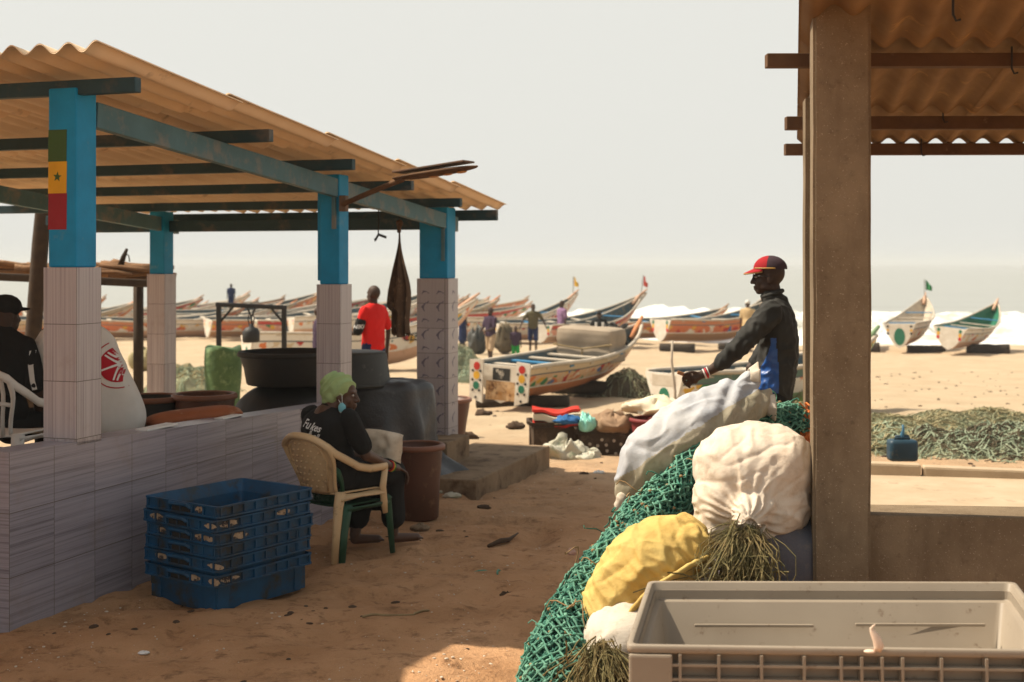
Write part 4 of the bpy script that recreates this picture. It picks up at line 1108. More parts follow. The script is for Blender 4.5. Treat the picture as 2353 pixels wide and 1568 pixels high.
# roller logs under boats
M_log = pm('wet_log', (.025, .018, .013), (.05, .035, .022), 8, .8, .2, .4)
def log(label, c, hd, L, r, m_=None, group='logs under the boats'):
    d = V((math.cos(hd), -math.sin(hd), 0)); m = MB(); c = V(c)
    m.tube([c+d*(-L/2+L*k/6)+Z*(r*.8+.02*nz(k, c.x)) for k in range(7)], [r*(1+.08*nz(k*2, c.y)) for k in range(7)], 10)
    o = m.build('boat_log', m_ or M_log, smooth=True, loc=c); tag(o, label, 'log', group)
log('dark log under the stern of the nearest boat', p0+fB*.9+V((0, 0, -.04)), .2, 1.6, .13)
log('dark log under the middle of the nearest boat', p0+fB*3.6+V((.1, 0, -.02)), .3, 1.5, .13)
# boats along the water
def bt(label, px, Y, hd, L, beam, h, bow, mi, tr='plain', flag=None, **k):
    x = (px-CX)/F*Y; k.setdefault('roll', math.radians(5.5*math.sin(px*1.7))); k.setdefault('pitch', math.radians(1.2*math.sin(px*.9)))
    r = boat(label, (x, Y, gz(x, Y)), hd, L, beam, h, bow, BM[mi], transom=tr, flag=flag, **k)
    return r
bt('orange patterned boat with white disc painted stern pointing away to the right', 1519, 48, 52, 6.2, 1.5, .82, .75, 1, 'discs', raise_=.30)
log('black roller log under the orange boat', gpos(1556, 47.6), .25, 1.3, .17)
log('black roller log below the bow of the orange boat', gpos(1683, 50.5), .25, 1.1, .17)
bt('white sterned boat with low red prow behind the wrapped cargo', 1242, 45.5, 34, 7.4, 1.4, .66, .95, 3, 'discs', raise_=.25)
bt('weathered brown red boat just left of the orange boat', 1420, 54, 58, 6.0, 1.3, .75, .45, 1, 'plain')
bt('boat with dark cluttered deck whose prow rises behind the orange boat', 1560, 60, 55, 6.0, 1.3, .70, 1.35, 3, 'plain')
bt('green sterned boat flying a green and yellow flag near the surf', 2068, 48, 24.5, 8.2, 1.55, .90, .72, 2, 'green', M_flagg, raise_=.16, inner=M_thwart)
bt('white and pink boat nearest the right edge of the photo', 2178, 45.8, 32, 7.8, 1.55, .78, .78, 2, 'discs', raise_=.16, inner=M_bgrn)
log('dark roller log under the boat nearest the right edge', gpos(2270, 47.5), .25, 1.5, .2)
log('dark roller log under the green sterned boat', gpos(2128, 49), .25, 1.4, .17)
bt('pale boat almost hidden behind the bare concrete column', 1958, 50, 14, 7.2, 1.4, .8, 1.3, 2, 'plain')
log('dark log beside the bare concrete column', gpos(2000, 49), .25, .7, .2)
cb, hbc, shc, kec = bt('boat with lettered white and yellow patterned side lying behind the tubs', 572, 33, 63, 6.6, 1.5, .86, .95, 2, 'flower')
p_ = cb.location; a = math.radians(63); m = MB(); vs, fs = text2d('CLSS', .30, .15, .006)
tx = V((math.sin(a), math.cos(a), 0)); nrm = V((tx.y, -tx.x, 0))
hx = V(p_)+tx*(6.6*.66)+nrm*(hbc(.66)*.98)+Z*(shc(.66)*.72)
mm_ = MB(); mm_.grid(lambda uu, vv: V(p_)+tx*(6.6*uu)+nrm*(hbc(uu)*(vv**.55))+Z*(kec(uu)+(shc(uu)-kec(uu))*vv), 60, 30)
project(m, vs, fs, hx, tx, Z, bvh(mm_), .012); lt = m.build('lettering', M_bdark)
lt.parent = cb; lt.matrix_parent_inverse = MW[cb].inverted()
bt('white boat with yellow decorated prow and pennant beside the fish tiled pillar', 1052, 54, 50, 7.0, 1.4, .78, 1.15, 2, 'plain', M_flagy)
bt('blue railed boat with a tall red topped pole behind the man in olive', 1128, 51, 52, 8.4, 1.5, .72, 1.20, 2, 'plain', M_flagr)
# boats crowded on the left of the bay
spots = [(-70, 59, 58, 9.0, 'red banded boat at the far left edge behind the log shelter'), (60, 60, 55, 8.6, 'orange boat seen left of the first post'), (165, 62, 52, 9.5, 'boat hidden mostly by the first post'),
         (262, 59, 62, 8.8, 'boat with cream side seen right of the first post'), (352, 61, 50, 9.4, 'boat with raised orange prow behind the back left pillar'), (428, 58.5, 48, 8.4, 'white sterned boat with upswept prow right of the back left pillar'),
         (530, 59, 54, 9.0, 'boat with dark window like square on its stern inside the timber hoist'), (622, 58, 52, 9.2, 'boat with white stern and yellow dot at the right leg of the hoist'), (706, 60, 56, 9.0, 'boat with reddish side seen left of the middle post'),
         (800, 59, 50, 9.0, 'boat right of the middle post behind the man in red'), (885, 61, 55, 8.6, 'boat with yellow rail behind the hanging cloth')]
for k, (px, Y, hd, L, lab) in enumerate(spots):
    bt(lab, px, Y, hd, L, 1.4+.15*(k % 3), .72+.08*((k*5) % 3), .45+.55*((k*7) % 5)/4, (1, 3, 2, 0, 1, 2, 3, 2, 1, 0, 3)[k], ('plain', 'discs', 'plain')[k % 3], M_flagr if k in (7,) else None, nth=3)
for k, (px, lab) in enumerate(((40, 'dark roller log below the orange boat left of the first post'), (285, 'dark roller log below the cream boat right of the first post'), (470, 'dark roller log below the white sterned boat near the hoist'), (600, 'dark roller log in the middle of the hoist'), (728, 'dark roller log left of the middle post'))):
    log(lab, gpos(px, 57.5), .3, 1.6, .22, M_darkwood)
far = ((-20, 70, 'far boat prow rising above the row at the left edge'), (110, 69, 'far boat lying behind the tree trunk post of the shelter'), (205, 71, 'far boat prow rising above the row beside the first post'), (300, 69, 'far boat lying left of the back left pillar'), (372, 72, 'far boat with tall prow above the row right of the back left pillar'), (455, 70, 'far boat lying just left of the hoist'),
       (560, 71, 'far boat seen above the beam of the hoist'), (600, 74, 'far boat with red pennant above the hoist'), (668, 70, 'far boat lying right of the hoist'), (745, 72, 'far boat with thin prow beside the middle post'), (820, 71, 'far boat behind the head of the man in red'), (862, 75, 'far boat behind the hanging cloth'), (930, 70, 'far boat lying left of the fish tiled pillar'))
for k, (px, Y, lab) in enumerate(far):
    bt(lab, px, Y, 42+9*((k*7) % 5), 7.0+.6*((k*3) % 4), 1.4, .85, .45+.55*((k*5) % 5)/4, (1, 2, 3, 0)[k % 4], 'plain', M_flagr if k == 7 else None, nth=2)
near_left = ((215, 54.5, 'boat with orange side in front of the row right of the first post'), (318, 55, 'pale boat in front of the row beside the back left pillar'), (478, 54, 'orange and white boat in front of the row left of the hoist'), (585, 54.5, 'patterned boat in front of the row inside the hoist'), (672, 54, 'patterned boat in front of the row right of the hoist'), (770, 55, 'red banded boat in front of the row behind the middle post'), (-40, 54, 'patterned boat at the left edge behind the seated man in the dark cap'))
for k, (px, Y, lab) in enumerate(near_left):
    bt(lab, px, Y, 66-5*(k % 3), 6.4, 1.4, .78, .6, (1, 2, 1, 3, 2, 3, 0)[k], ('plain', 'discs')[k % 2], nth=3)
# small boat with flower painted stern behind the sacks
bt('grey planked boat with green and yellow flower on its white stern board', 1532, 18.5, 50, 5.2, 1.0, .66, .35, 4, 'flower', raise_=.06, nth=5)
stk = thing('stick', 'thin bare stick standing upright beside the flower painted boat', 'stick', gpos(1552, 16.5)); m = MB()
g0 = gpos(1552, 16.5); m.tube([g0-Z*.05, at(1551, 900, 16.5), at(1543, 830, 16.5), at(1545, 783, 16.5)], [.022, .02, .018, .015], 7); m.build('shaft', M_thwart, stk, True)
# ---------- foreground: sacks, net, bin ----------
def woven(name, c1, c2, stain, rough=.75, tint=None):
    t = NT(name); co = t.coord('Object'); n = t.noise(co, 4, 6, .65); n2 = t.noise(co, 16, 7, .75)
    c = t.mix(t.ramp(n, [(.35, 0.), (.65, 1.)]), c1, c2); c = t.mix(t.ramp(n2, [(.52, 0.), (.74, .55)]), c, stain)
    t.col(c)
    wv = t.new('TexWave'); wv.inputs['Scale'].default_value = 60; t.link(co, wv.inputs['Vector'])
    wv2 = t.new('TexWave', bands_direction='Z'); wv2.inputs['Scale'].default_value = 60; t.link(co, wv2.inputs['Vector'])
    h = t.math('ADD', t.math('MULTIPLY', t.math('ADD', wv.outputs['Fac'], wv2.outputs['Fac']), .10), t.noise(co, 75, 4, .7))
    t.bump(h, .6, .004); return t.fin(rough, .3)
M_swhite = woven('white_woven_sack', (.64, .56, .46), (.56, .46, .36), (.36, .25, .15))
M_syel = woven('yellow_woven_sack', (.58, .42, .14), (.48, .32, .085), (.36, .23, .07))
M_sblue = woven('blue_grey_sack', (.43, .43, .43), (.35, .37, .41), (.32, .28, .22))
M_sbeige = woven('beige_sack_fold', (.40, .35, .26), (.30, .27, .19), (.19, .155, .105))
M_sdark = woven('dark_sack', (.14, .12, .12), (.07, .08, .11), (.25, .19, .13))
M_ssack = woven('stained_sack', (.56, .50, .42), (.48, .41, .32), (.30, .22, .14))
M_fray = pm('frayed_fibre', (.22, .16, .07), (.10, .10, .04), 12, .9)
M_net = pm('green_net_twine', (.05, .165, .118), (.024, .09, .065), 9, .85, .2, .3, 80, .003, (.20, .42, .30), 14, .52, .64)
M_nettan = pm('tan_net_twine', (.30, .19, .09), (.20, .13, .06), 12, .9)
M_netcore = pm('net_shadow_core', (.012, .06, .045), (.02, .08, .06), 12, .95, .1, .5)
def sack(p0, p1, w_, h_, up, k=2.5, seed=0, e0=.12, e1=.12, nu=54, nv=48, lump=.10, fold=.03, pil0=None, pil1=None, bend=(0, 0, 0)):
    p0, p1, up = V(p0), V(p1), V(up); ax = (p1-p0); L = ax.length; ax.normalize(); sd_ = ax.cross(up).normalized(); up = sd_.cross(ax); bend = V(bend)
    m = MB()
    def fn(uu, vv):
        ph_ = 2*PI*uu; t = vv
        e = (1-abs(2*t-1)**k)**(1/k) if 0 < t < 1 else 0.0
        ew, eh = e, e
        if pil0 and t < .5: ew = lerp(pil0, 1, e)
        if pil1 and t >= .5: ew = lerp(pil1, 1, e)
        ew = max(ew, e0 if t < .5 else e1); eh = max(eh, .05)
        c, s = math.cos(ph_), math.sin(ph_)
        cs = (abs(c)**.85)*(1 if c >= 0 else -1); sn = (abs(s)**.85)*(1 if s >= 0 else -1)
        d = V((cs, sn, t*3))
        r_ = 1+lump*noise.noise(V((cs*1.3+seed, sn*1.3, t*2.4)))+lump*.5*noise.noise(V((cs*3+seed, sn*3, t*5)))
        en = (abs(2*t-1))**3
        r_ += fold*en*math.sin(ph_*11+4*noise.noise(V((t*3, seed, ph_))))*1.6+fold*.45*noise.noise(V((ph_*5, t*2, seed)))
        r_ += fold*.8*(1-abs(noise.noise(V((cs*2.2+t*2.5, sn*2.2+seed, t*6+cs*2))))*2.2)*.5
        return p0+ax*(L*t)+sd_*(w_/2*ew*cs*r_)+up*(h_/2*eh*sn*r_)+bend*(math.sin(PI*t))
    m.grid(fn, nu, nv, closed_u=True)
    b0 = [i for i in range(nu)]; m.f.append(b0[::-1]); m.f.append([(nv-1)*nu+i for i in range(nu)]); m.mi += [0, 0]; m.uv += [None, None]
    return m, fn
def tuft(c, d, n, L, spread, th=.0022, sag=.6, seed=1, par=None, mat_=None, curl=.4):
    r_ = random.Random(seed); m = MB(); c = V(c); d = V(d).normalized()
    for k in range(n):
        dd = (d+V((r_.gauss(0, spread), r_.gauss(0, spread), r_.gauss(0, spread)))).normalized(); l = L*r_.uniform(.4, 1.15); st = c+V((r_.gauss(0, .025), r_.gauss(0, .02), r_.gauss(0, .02)))
        pts = []; cu = V((r_.uniform(-1, 1), r_.uniform(-1, 1), r_.uniform(-1, 1)))*curl
        for i in range(8):
            t = i/7; pts.append(st+dd*l*t+V((0, 0, -sag*l*t*t))+cu*l*math.sin(t*4.5)*t*.6)
        m.tube(pts, th*r_.choice((1, 1, 1.6, 2.6)), 4, caps=False)
    return m.build('frayed_mouth', mat_ or M_fray, par)
heap = thing('net_heap', 'thick green knotted trawl net draped in a long band between the sacks', 'net', (.9, 6.4, .05))
path = [(1836, 972, 7.35), (1760, 968, 7.15), (1668, 1010, 6.85), (1590, 1082, 6.6), (1518, 1158, 6.4), (1450, 1232, 6.2), (1402, 1310, 6.0), (1345, 1392, 5.85), (1290, 1475, 5.7), (1262, 1560, 5.55), (1245, 1640, 5.45)]
pp = [at(x_+16*sm(i_, 1, 5), y_, Y_) for i_, (x_, y_, Y_) in enumerate(path)]
cz = lambda v, w=4.5: max(0, 1-abs(noise.noise(v))*w)**1.4
def crv(t):
    t = clamp(t)*(len(pp)-1); i = min(int(t), len(pp)-2); x = t-i
    a_, b_, c_, d_ = pp[max(i-1, 0)], pp[i], pp[i+1], pp[min(i+2, len(pp)-1)]
    return .5*((2*b_)+(c_-a_)*x+(2*a_-5*b_+4*c_-d_)*x*x+(3*b_-a_-3*c_+d_)*x**3)
def band(u_, ph_, off=0.0):
    p = crv(u_); d = (crv(u_+.01)-crv(u_-.01)).normalized(); s_ = d.cross(Z).normalized(); n_ = s_.cross(d)
    w_ = lerp(.072, .128, sm(u_, .1, .75))+.02*nz(u_*9, 4); hh = lerp(.07, .14, sm(u_, .1, .7))
    q_ = V((math.cos(ph_), math.sin(ph_), u_*9))
    r_ = 1+.16*noise.noise(q_*1.6)+.10*noise.noise(q_*4)
    return p+s_*(math.cos(ph_)*(w_+off)*r_)+n_*(math.sin(ph_)*(hh+off)*r_)
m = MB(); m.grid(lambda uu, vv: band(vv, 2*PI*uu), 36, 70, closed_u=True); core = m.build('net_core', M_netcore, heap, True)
rn = random.Random(5)
M_netlite = pm('pale_green_twine', (.15, .31, .225), (.075, .21, .15), 9, .85, .2, .3, 80, .003, (.05, .20, .14), 14, .52, .64)
tri = lambda x: 1-4*abs((x % 1)-.5)
m_k = MB()
for layer, off, mt, nst, nd in ((0, .004, M_net, 38, 50), (1, .016, M_net, 34, 46), (2, .028, M_netlite, 30, 42)):
    m = MB()
    for k in range(nst):
        seg = []
        def flush():
            if len(seg) > 2: m.tube(list(seg), [.0052*(.8+.5*rn.random()) for _ in seg], 5, caps=False)
            seg.clear()
        drop = layer == 2
        for i in range(nd*4+1):
            t = i/(nd*4); z_ = tri(t*nd+.25+(.5 if k % 2 else 0))
            ph_ = 2*PI*(k+.5+.5*z_*.97)/nst+.55*nz(t*4, layer*9, 2)+.20*nz(t*16, k*.35, layer+5)+.3*t*layer
            tt = t+.020*nz(t*7, ph_*1.2, layer)+.006*nz(t*40, k*.9, layer)
            if math.sin(ph_) < -.55 or not 0 <= tt <= 1 or (drop and nz(t*6, ph_*1.5, 77) < -.12): flush(); continue
            pt_ = band(tt, ph_, off+.020*nz(tt*18, ph_*2.2, layer)+.006*nz(tt*70, ph_*6, layer)); seg.append(pt_)
            if i % 4 in (1, 3) and abs(z_) > .6 and rn.random() < .8:
                r_ = rn.uniform(.006, .0095); m_k.ell(pt_, (r_*1.3, r_, r_), None, 6, 4, 1 if rn.random() < .08 else (2 if layer == 2 or rn.random() < .25 else 0))
        flush()
    m.build('net_layer', mt, heap, True)
m = m_k
for k in range(60):
    t = rn.random(); ph_ = rn.uniform(.0, PI); c = band(t, ph_, .035); d = V((rn.gauss(0, 1), rn.gauss(0, .6), rn.gauss(-.2, .7))).normalized(); x = d.orthogonal(); L_ = rn.uniform(.05, .14)
    m.tube([c+d*L_*i/6+x*math.sin(i*.9)*.25*L_+Z*(.02*math.sin(i*.6)) for i in range(7)], .0035, 4, mi=rn.choice((0, 1, 2, 2)), caps=False)
m.build('net_knots', [M_net, M_nettan, M_netlite], heap, True)

def sthing(label, m, mat_, loc, group='stuffed sacks piled by the column', name='sack'):
    t = thing(name, label, 'sack', loc, 0, group); m.build('sack_body', mat_, t, True); return t
# white sack, mouth towards the viewer
def sackm(label, sk_, mats, group='stuffed sacks piled by the column', name='stuffed_sack'):
    m, fn = sk_; base = min(m.v, key=lambda p: p[2])
    t = thing(name, label, 'sack', base, 0, group); m.build('sack_body', mats, t, True); return t, fn
m = MB(); Yw = 5.95
def S(px, py, dy=0.0): return at(px, py, Yw+dy)
m.ell(S(1742, 1095, .02), (.262, .25, .250), None, 28, 18); m.ell(S(1705, 1078, .03), (.225, .23, .205), None, 24, 16); m.ell(S(1783, 1075, .0), (.175, .22, .20), None, 24, 16); m.ell(S(1692, 1150, -.01), (.205, .20, .185), None, 24, 16); m.ell(S(1770, 1150, -.02), (.190, .20, .20), None, 24, 16); m.ell(S(1645, 1195, -.03), (.10, .12, .11), None, 16, 12)
m.ell(S(1672, 1000, .04), (.07, .07, .035)); chain(m, [S(1735, 1165, -.17), S(1715, 1195, -.27)], [.10, .062], .25)
chain(m, [S(1640, 1205, -.08), S(1613, 1240, -.1)], [.07, .02], .2); chain(m, [S(1770, 1215, -.1), S(1775, 1240, -.1)], [.08, .03], .2)
mouth = S(1712, 1192, -.26)
def wcr(p):
    d = V(p)-mouth; r_ = d.length; a = math.atan2(d.z, d.x)
    k = math.exp(-r_*5.5)
    q_ = V(p)
    return .010*k*math.sin(a*17+9*noise.noise(q_*6))+.008*cz(V((a*2.6+q_.x*2, q_.y*4, r_*2.2)))+.007*cz(V((q_.x*7+q_.z*5, q_.y*5, q_.z*4-q_.x*3)))-.005*cz(V((q_.x*9-q_.z*6, q_.y*6, q_.z*8+4)))+.004*noise.noise(q_*5)-.008*math.exp(-((abs(r_-.12)/.03)**2))
wsm = fuse(m, 'w', .0075, 5, disp=wcr)
tw_, _ = sackm('big white stuffed sack leaning on the bare concrete column, frayed open mouth forward', (wsm, None), M_swhite)
cu = MB()
cu.grid(lambda uu, vv: mouth+V((.005, -.055, -.03))+V((math.cos(2*PI*uu)*(.052+.012*vv+.010*math.sin(6*2*PI*uu)), -.035*vv, math.sin(2*PI*uu)*(.030+.010*vv)+.010*math.sin(2*PI*uu*5)*vv)), 48, 5, closed_u=True)
cu.build('sack_mouth', M_swhite, tw_, True)
tuft(mouth+V((.01, -.07, -.045)), (.05, -.25, -.8), 240, .34, .27, .0014, .35, 3, tw_, curl=1.0)
tuft(mouth+V((-.04, -.05, -.03)), (-.45, -.25, -.7), 120, .34, .28, .0013, .4, 4, tw_, curl=1.1)
# yellow sack
m = MB(); Yy = 5.72
def S2(px, py, dy=0.0): return at(px, py, Yy+dy)
chain(m, [S2(1425, 1385), S2(1490, 1310, .02), S2(1560, 1262, .05)], [.175, .205, .155], .15)
m.ell(S2(1535, 1262, .06), (.19, .19, .145), None, 20, 14); m.ell(S2(1405, 1405), (.145, .17, .155), None, 20, 14); chain(m, [S2(1575, 1262, .0), S2(1625, 1285, -.05)], [.125, .04], .2); m.ell(S2(1385, 1440, -.02), (.075, .12, .08), None, 16, 12); chain(m, [S2(1400, 1440, -.05), S2(1388, 1468, -.05)], [.07, .03], .2)
ysm_seam = [S2(1638, 1276, -.10), S2(1590, 1298, -.17), S2(1540, 1328, -.215), S2(1490, 1362, -.225), S2(1450, 1405, -.21), S2(1425, 1448, -.18), S2(1388, 1474, -.12)]
def ycr(p):
    q_ = V(p); dm = min((q_-s_).length for s_ in ysm_seam); k = math.exp(-dm*9)
    return .012*k*math.sin(q_.x*90+q_.z*60+4*noise.noise(q_*9))+.009*cz(V((q_.x*5+q_.z*5, q_.y*4, q_.z*3-q_.x*2)))+.006*cz(V((q_.x*10+q_.z*8, q_.y*7, q_.z*5-q_.x*4+7)))-.006*cz(V((q_.x*6-q_.z*7, q_.y*5, q_.z*4+3)))+.004*noise.noise(q_*5)
yt, _ = sackm('yellow stuffed sack with stitched seam lying below the white sack', (fuse(m, 'y', .0075, 5, disp=ycr), None), M_syel)
m = MB(); ss = []
for i in range(len(ysm_seam)-1):
    for k in range(6):
        p_ = lerp(ysm_seam[i], ysm_seam[i+1], k/6); ss.append(p_+V((.004*nz(p_.x*50, 1), .004*nz(p_.x*60, 3), .006*nz(p_.x*40, 2))))
m.tube(ss, [.012+.004*nz(i*.9, 3) for i in range(len(ss))], 7, flat=1.6); m.build('seam', M_syel, yt, True)
# blue grey sack with folded beige flank
m = MB(); Yb = 6.75
def S3(px, py, dy=0.0): return at(px, py, Yb+dy)
chain(m, [S3(1490, 1078), S3(1562, 1008, .05), S3(1645, 952, .15), S3(1702, 905, .25)], [.155, .185, .155, .09], .15)
chain(m, [S3(1445, 1130, -.05), S3(1500, 1050, -.06), S3(1590, 995, .02), S3(1680, 945, .15), S3(1755, 925, .28)], [.075, .165, .165, .125, .07], .15)
chain(m, [S3(1700, 900, .25), S3(1728, 872, .28)], [.075, .045], .2); m.ell(S3(1470, 1095, -.02), (.075, .10, .12), None, 16, 12)
cre = [S3(1450, 1085, -.2), S3(1520, 1010, -.2), S3(1620, 940, -.1), S3(1710, 900, .1)]
def bcr(p):
    q_ = V(p); along = q_.x*.72+q_.z*.69; acr = q_.x*-.69+q_.z*.72
    return .006*math.sin(acr*80+5*noise.noise(q_*4))*sm(q_.z, .95, 1.3)+.011*cz(V((acr*6, along*2.2, q_.y*4)))+.008*cz(V((acr*11, along*4.5, q_.y*7+5)))-.007*cz(V((acr*5+along*4, along*3-acr*3, q_.y*4+9)))+.006*noise.noise(q_*4)
bsm = fuse(m, 'b', .0085, 3, disp=bcr)
for i, fc in enumerate(bsm.f):
    c = sum((V(bsm.v[k]) for k in fc), V())/len(fc); px = CX+F*c.x/c.y; py = HY+(CH-c.z)/c.y*F
    if py > 1085-(px-1440)*.635+14*nz(px*.02, py*.02): bsm.mi[i] = 1
bt_, _ = sackm('long blue grey sack with beige folded side lying slanted above the net', (bsm, None), [M_sblue, M_sbeige])
m = MB(); rr_ = random.Random(2)
m.grid(lambda uu, vv: S3(1708, 872, .27)+V((.03+.05*vv, .0, .015+.012*vv))+V((0, math.cos(2*PI*uu)*(.05+.02*vv), math.sin(2*PI*uu)*(.045+.012*vv)+.014*math.sin(2*PI*uu*5)*vv)), 40, 8, closed_u=True)
m.grid(lambda uu, vv: S3(1745, 928, .25)+V((.02+.06*vv, .0, -.0-.02*vv))+V((0, math.cos(2*PI*uu)*(.05+.02*vv), math.sin(2*PI*uu)*(.045+.02*vv)+.014*math.sin(2*PI*uu*4)*vv)), 40, 8, closed_u=True)
o = m.build('sack_mouth', M_ssack, bt_, True); sd_ = o.modifiers.new('s', 'SOLIDIFY'); sd_.thickness = .008
kn_ = MB(); kn_.ell(S3(1430, 1148, -.1), (.032, .03, .04)); kn_.ell(S3(1424, 1163, -.1), (.03, .02, .03)); fuse(kn_, 'k', .006, 3, disp=wr(30, .004)).build('tied_corner', M_ssack, bt_, True)
# support sacks beneath
t, fn = sackm('dark stained sack squeezed under the white sack beside the column', sack(at(1640, 1300, 5.98), at(1905, 1290, 6.0), .5, .52, (0, 0, 1), 3.2, 3, lump=.08), M_sdark)
t, fn = sackm('brownish sack below the yellow one with fibres spilling from its mouth', sack(at(1352, 1505, 5.5), at(1620, 1440, 5.75), .42, .40, (0, 0, 1), 2.4, 9, lump=.10), M_ssack)
tuft(at(1378, 1492, 5.30), (-.05, -.35, -.75), 300, .32, .36, .0017, .5, 7, t, curl=.9)
tuft(at(1398, 1500, 5.28), (.25, -.35, -.8), 150, .3, .36, .0016, .5, 11, t, curl=.9)
t, fn = sackm('grey sack at the bottom of the pile under the net', sack(at(1430, 1420, 6.25), at(1800, 1330, 6.55), .62, .55, (0, 0, 1), 2.8, 5), M_sdark)
t, fn = sackm('dark sack at the back of the pile under the long blue grey sack', sack(at(1500, 1210, 6.95), at(1830, 1130, 7.0), .66, .75, (0, 0, 1), 2.8, 6), M_sdark)
t, fn = sackm('dark sack in the middle of the pile holding up the net', sack(at(1560, 1250, 6.6), at(1850, 1120, 6.75), .50, .80, (0, 0, 1), 2.8, 7), M_sdark)
# small orange net scrap between the columns
m = MB(); rr_ = random.Random(9)
for k in range(60):
    c = at(1858+rr_.gauss(0, 5), 985+rr_.gauss(0, 12), 7.3); m.tube([c+V((rr_.gauss(0, .03), rr_.gauss(0, .03), rr_.gauss(0, .05))) for i in range(4)], .005, 5)
M_orange = pm('orange_twine', (.70, .20, .05), None, 9, .8)
o = m.build('orange_net', M_orange); tag(o, 'scrap of orange net wedged between white sack and concrete column', 'net')

# grey plastic bin
M_bin = pm('grey_bin_plastic', (.30, .25, .19), (.245, .20, .15), 2.0, .55, .4, .12, 60, .002, (.17, .12, .08), 17, .60, .70)
bn = thing('plastic_bin', 'large open grey plastic fish bin with ribbed side in the right foreground', 'bin', (1.1, 4.6, .15))
FL, BL = V((.372, 4.18, 0)), V((.535, 5.03, 0)); wdir = V((.9985, -.045, 0)); bwd = V((.999, -.01, 0)); FR = FL+wdir*1.42; BR = BL+bwd*1.44
zt = .752
def loop_(ins, z):
    c = (FL+FR+BL+BR)/4; out = []
    pts = [FL, FR, BR, BL]
    for i in range(4):
        p, q_, r_ = pts[i], pts[(i+1) % 4], pts[i-1]
        d1 = (q_-p).normalized(); d2 = (r_-p).normalized(); k = ins/ max(.3, abs(d1.cross(d2).z))
        base = p+(d1+d2)*k; R_ = .032
        for t in range(5):
            s_ = t/4; a_ = base+d2*R_; b_ = base; c_ = base+d1*R_
            out.append(((1-s_)**2*a_+2*s_*(1-s_)*b_+s_*s_*c_)+Z*z)
    return out
def loft(m, loops, mi=0):
    n = len(loops[0]); b = len(m.v)
    m.add([p for l_ in loops for p in l_], [(i*n+k, i*n+(k+1) % n, (i+1)*n+(k+1) % n, (i+1)*n+k) for i in range(len(loops)-1) for k in range(n)], mi)
m = MB()
loft(m, [loop_(.028, zt-.030), loop_(.003, zt-.026), loop_(0, zt-.022), loop_(0, zt-.003), loop_(.003, zt), loop_(.017, zt), loop_(.020, zt-.003), loop_(.030, zt-.060), loop_(.033, zt-.064), loop_(.050, zt-.066), loop_(.055, zt-.070), loop_(.095, .24), loop_(.13, .215)])
lp = loop_(.13, .215); m.add(lp, [tuple(range(len(lp)))])
m.build('bin_tub', M_bin, bn, True)
o = bpy.data.objects[-1] if False else None
m = MB(); loft(m, [loop_(.030, zt-.029), loop_(.045, .15)]); lp = loop_(.045, .15); m.add(lp, [tuple(range(len(lp)))[::-1]]); m.build('bin_wall', M_bin, bn)
# ribs on the front face
def Fp(px, z, out=0.0):
    x = (px-CX)/F; # meets the front plane
    k = (x*FL.y-FL.x)/(wdir.x-x*wdir.y); p = FL+wdir*k; return V((p.x-.03*wdir.y*0, p.y, z))+V((wdir.y, -wdir.x, 0))*(out-.028)
m = MB(); xs_ = (1562, 1651, 1749, 1847, 1932, 1979, 2026, 2073, 2162, 2266, 2360)
for px in xs_:
    a_, b_ = Fp(px, zt-.027, .018), Fp(px, .16, .018); m.beam(a_, b_, .009, .036, up=(0, 1, 0))
for k in range(9):
    z = zt-.062-.046*k; a_, b_ = Fp(1540, z, .017), Fp(2420, z, .017); m.beam(a_, b_, .034, .008)
m.build('front_ribs', M_bin, bn)
m = MB(); a_, b_ = Fp(1446, .15+(zt-.178)/2, .018), Fp(1545, .15+(zt-.178)/2, .018); m.beam(a_, b_, .038, zt-.178, bev=.008); m.build('corner_post', M_bin, bn)
m = MB()
for x0, x1, zz_ in ((.16, .62, .60), (.78, 1.28, .605)):
    a_ = BL+bwd*x0-V((-.01, .083, 0)); b_ = BL+bwd*x1-V((-.01, .083, 0)); m.beam(a_+Z*zz_, b_+Z*zz_, .012, .012, bev=.004)
m.build('inner_ridge', M_bin, bn)
M_pod = pm('pale_fish', (.74, .58, .45), (.60, .44, .33), 18, .6, .4, .4, 80, .003)
fp_ = at(2020, 1500, 4.10); fp_.z = zt
m = MB(); pts = [fp_+V((-.006, 0, .006)), fp_+V((.0, 0, .02)), fp_+V((-.008, 0, .045)), fp_+V((-.022, 0, .068)), fp_+V((-.026, 0, .078)), fp_+V((-.018, 0, .086)), fp_+V((-.012, 0, .09))]
m.tube(pts, [.016, .021, .0185, .011, .006, .004, .003], 10, flat=.7); m.ell(fp_+V((-.03, 0, .004)), (.02, .012, .006)); o = m.build('fish_scrap', M_pod, smooth=True, loc=fp_); tag(o, 'small pale fish scrap standing on the front rim of the grey bin', 'fish')
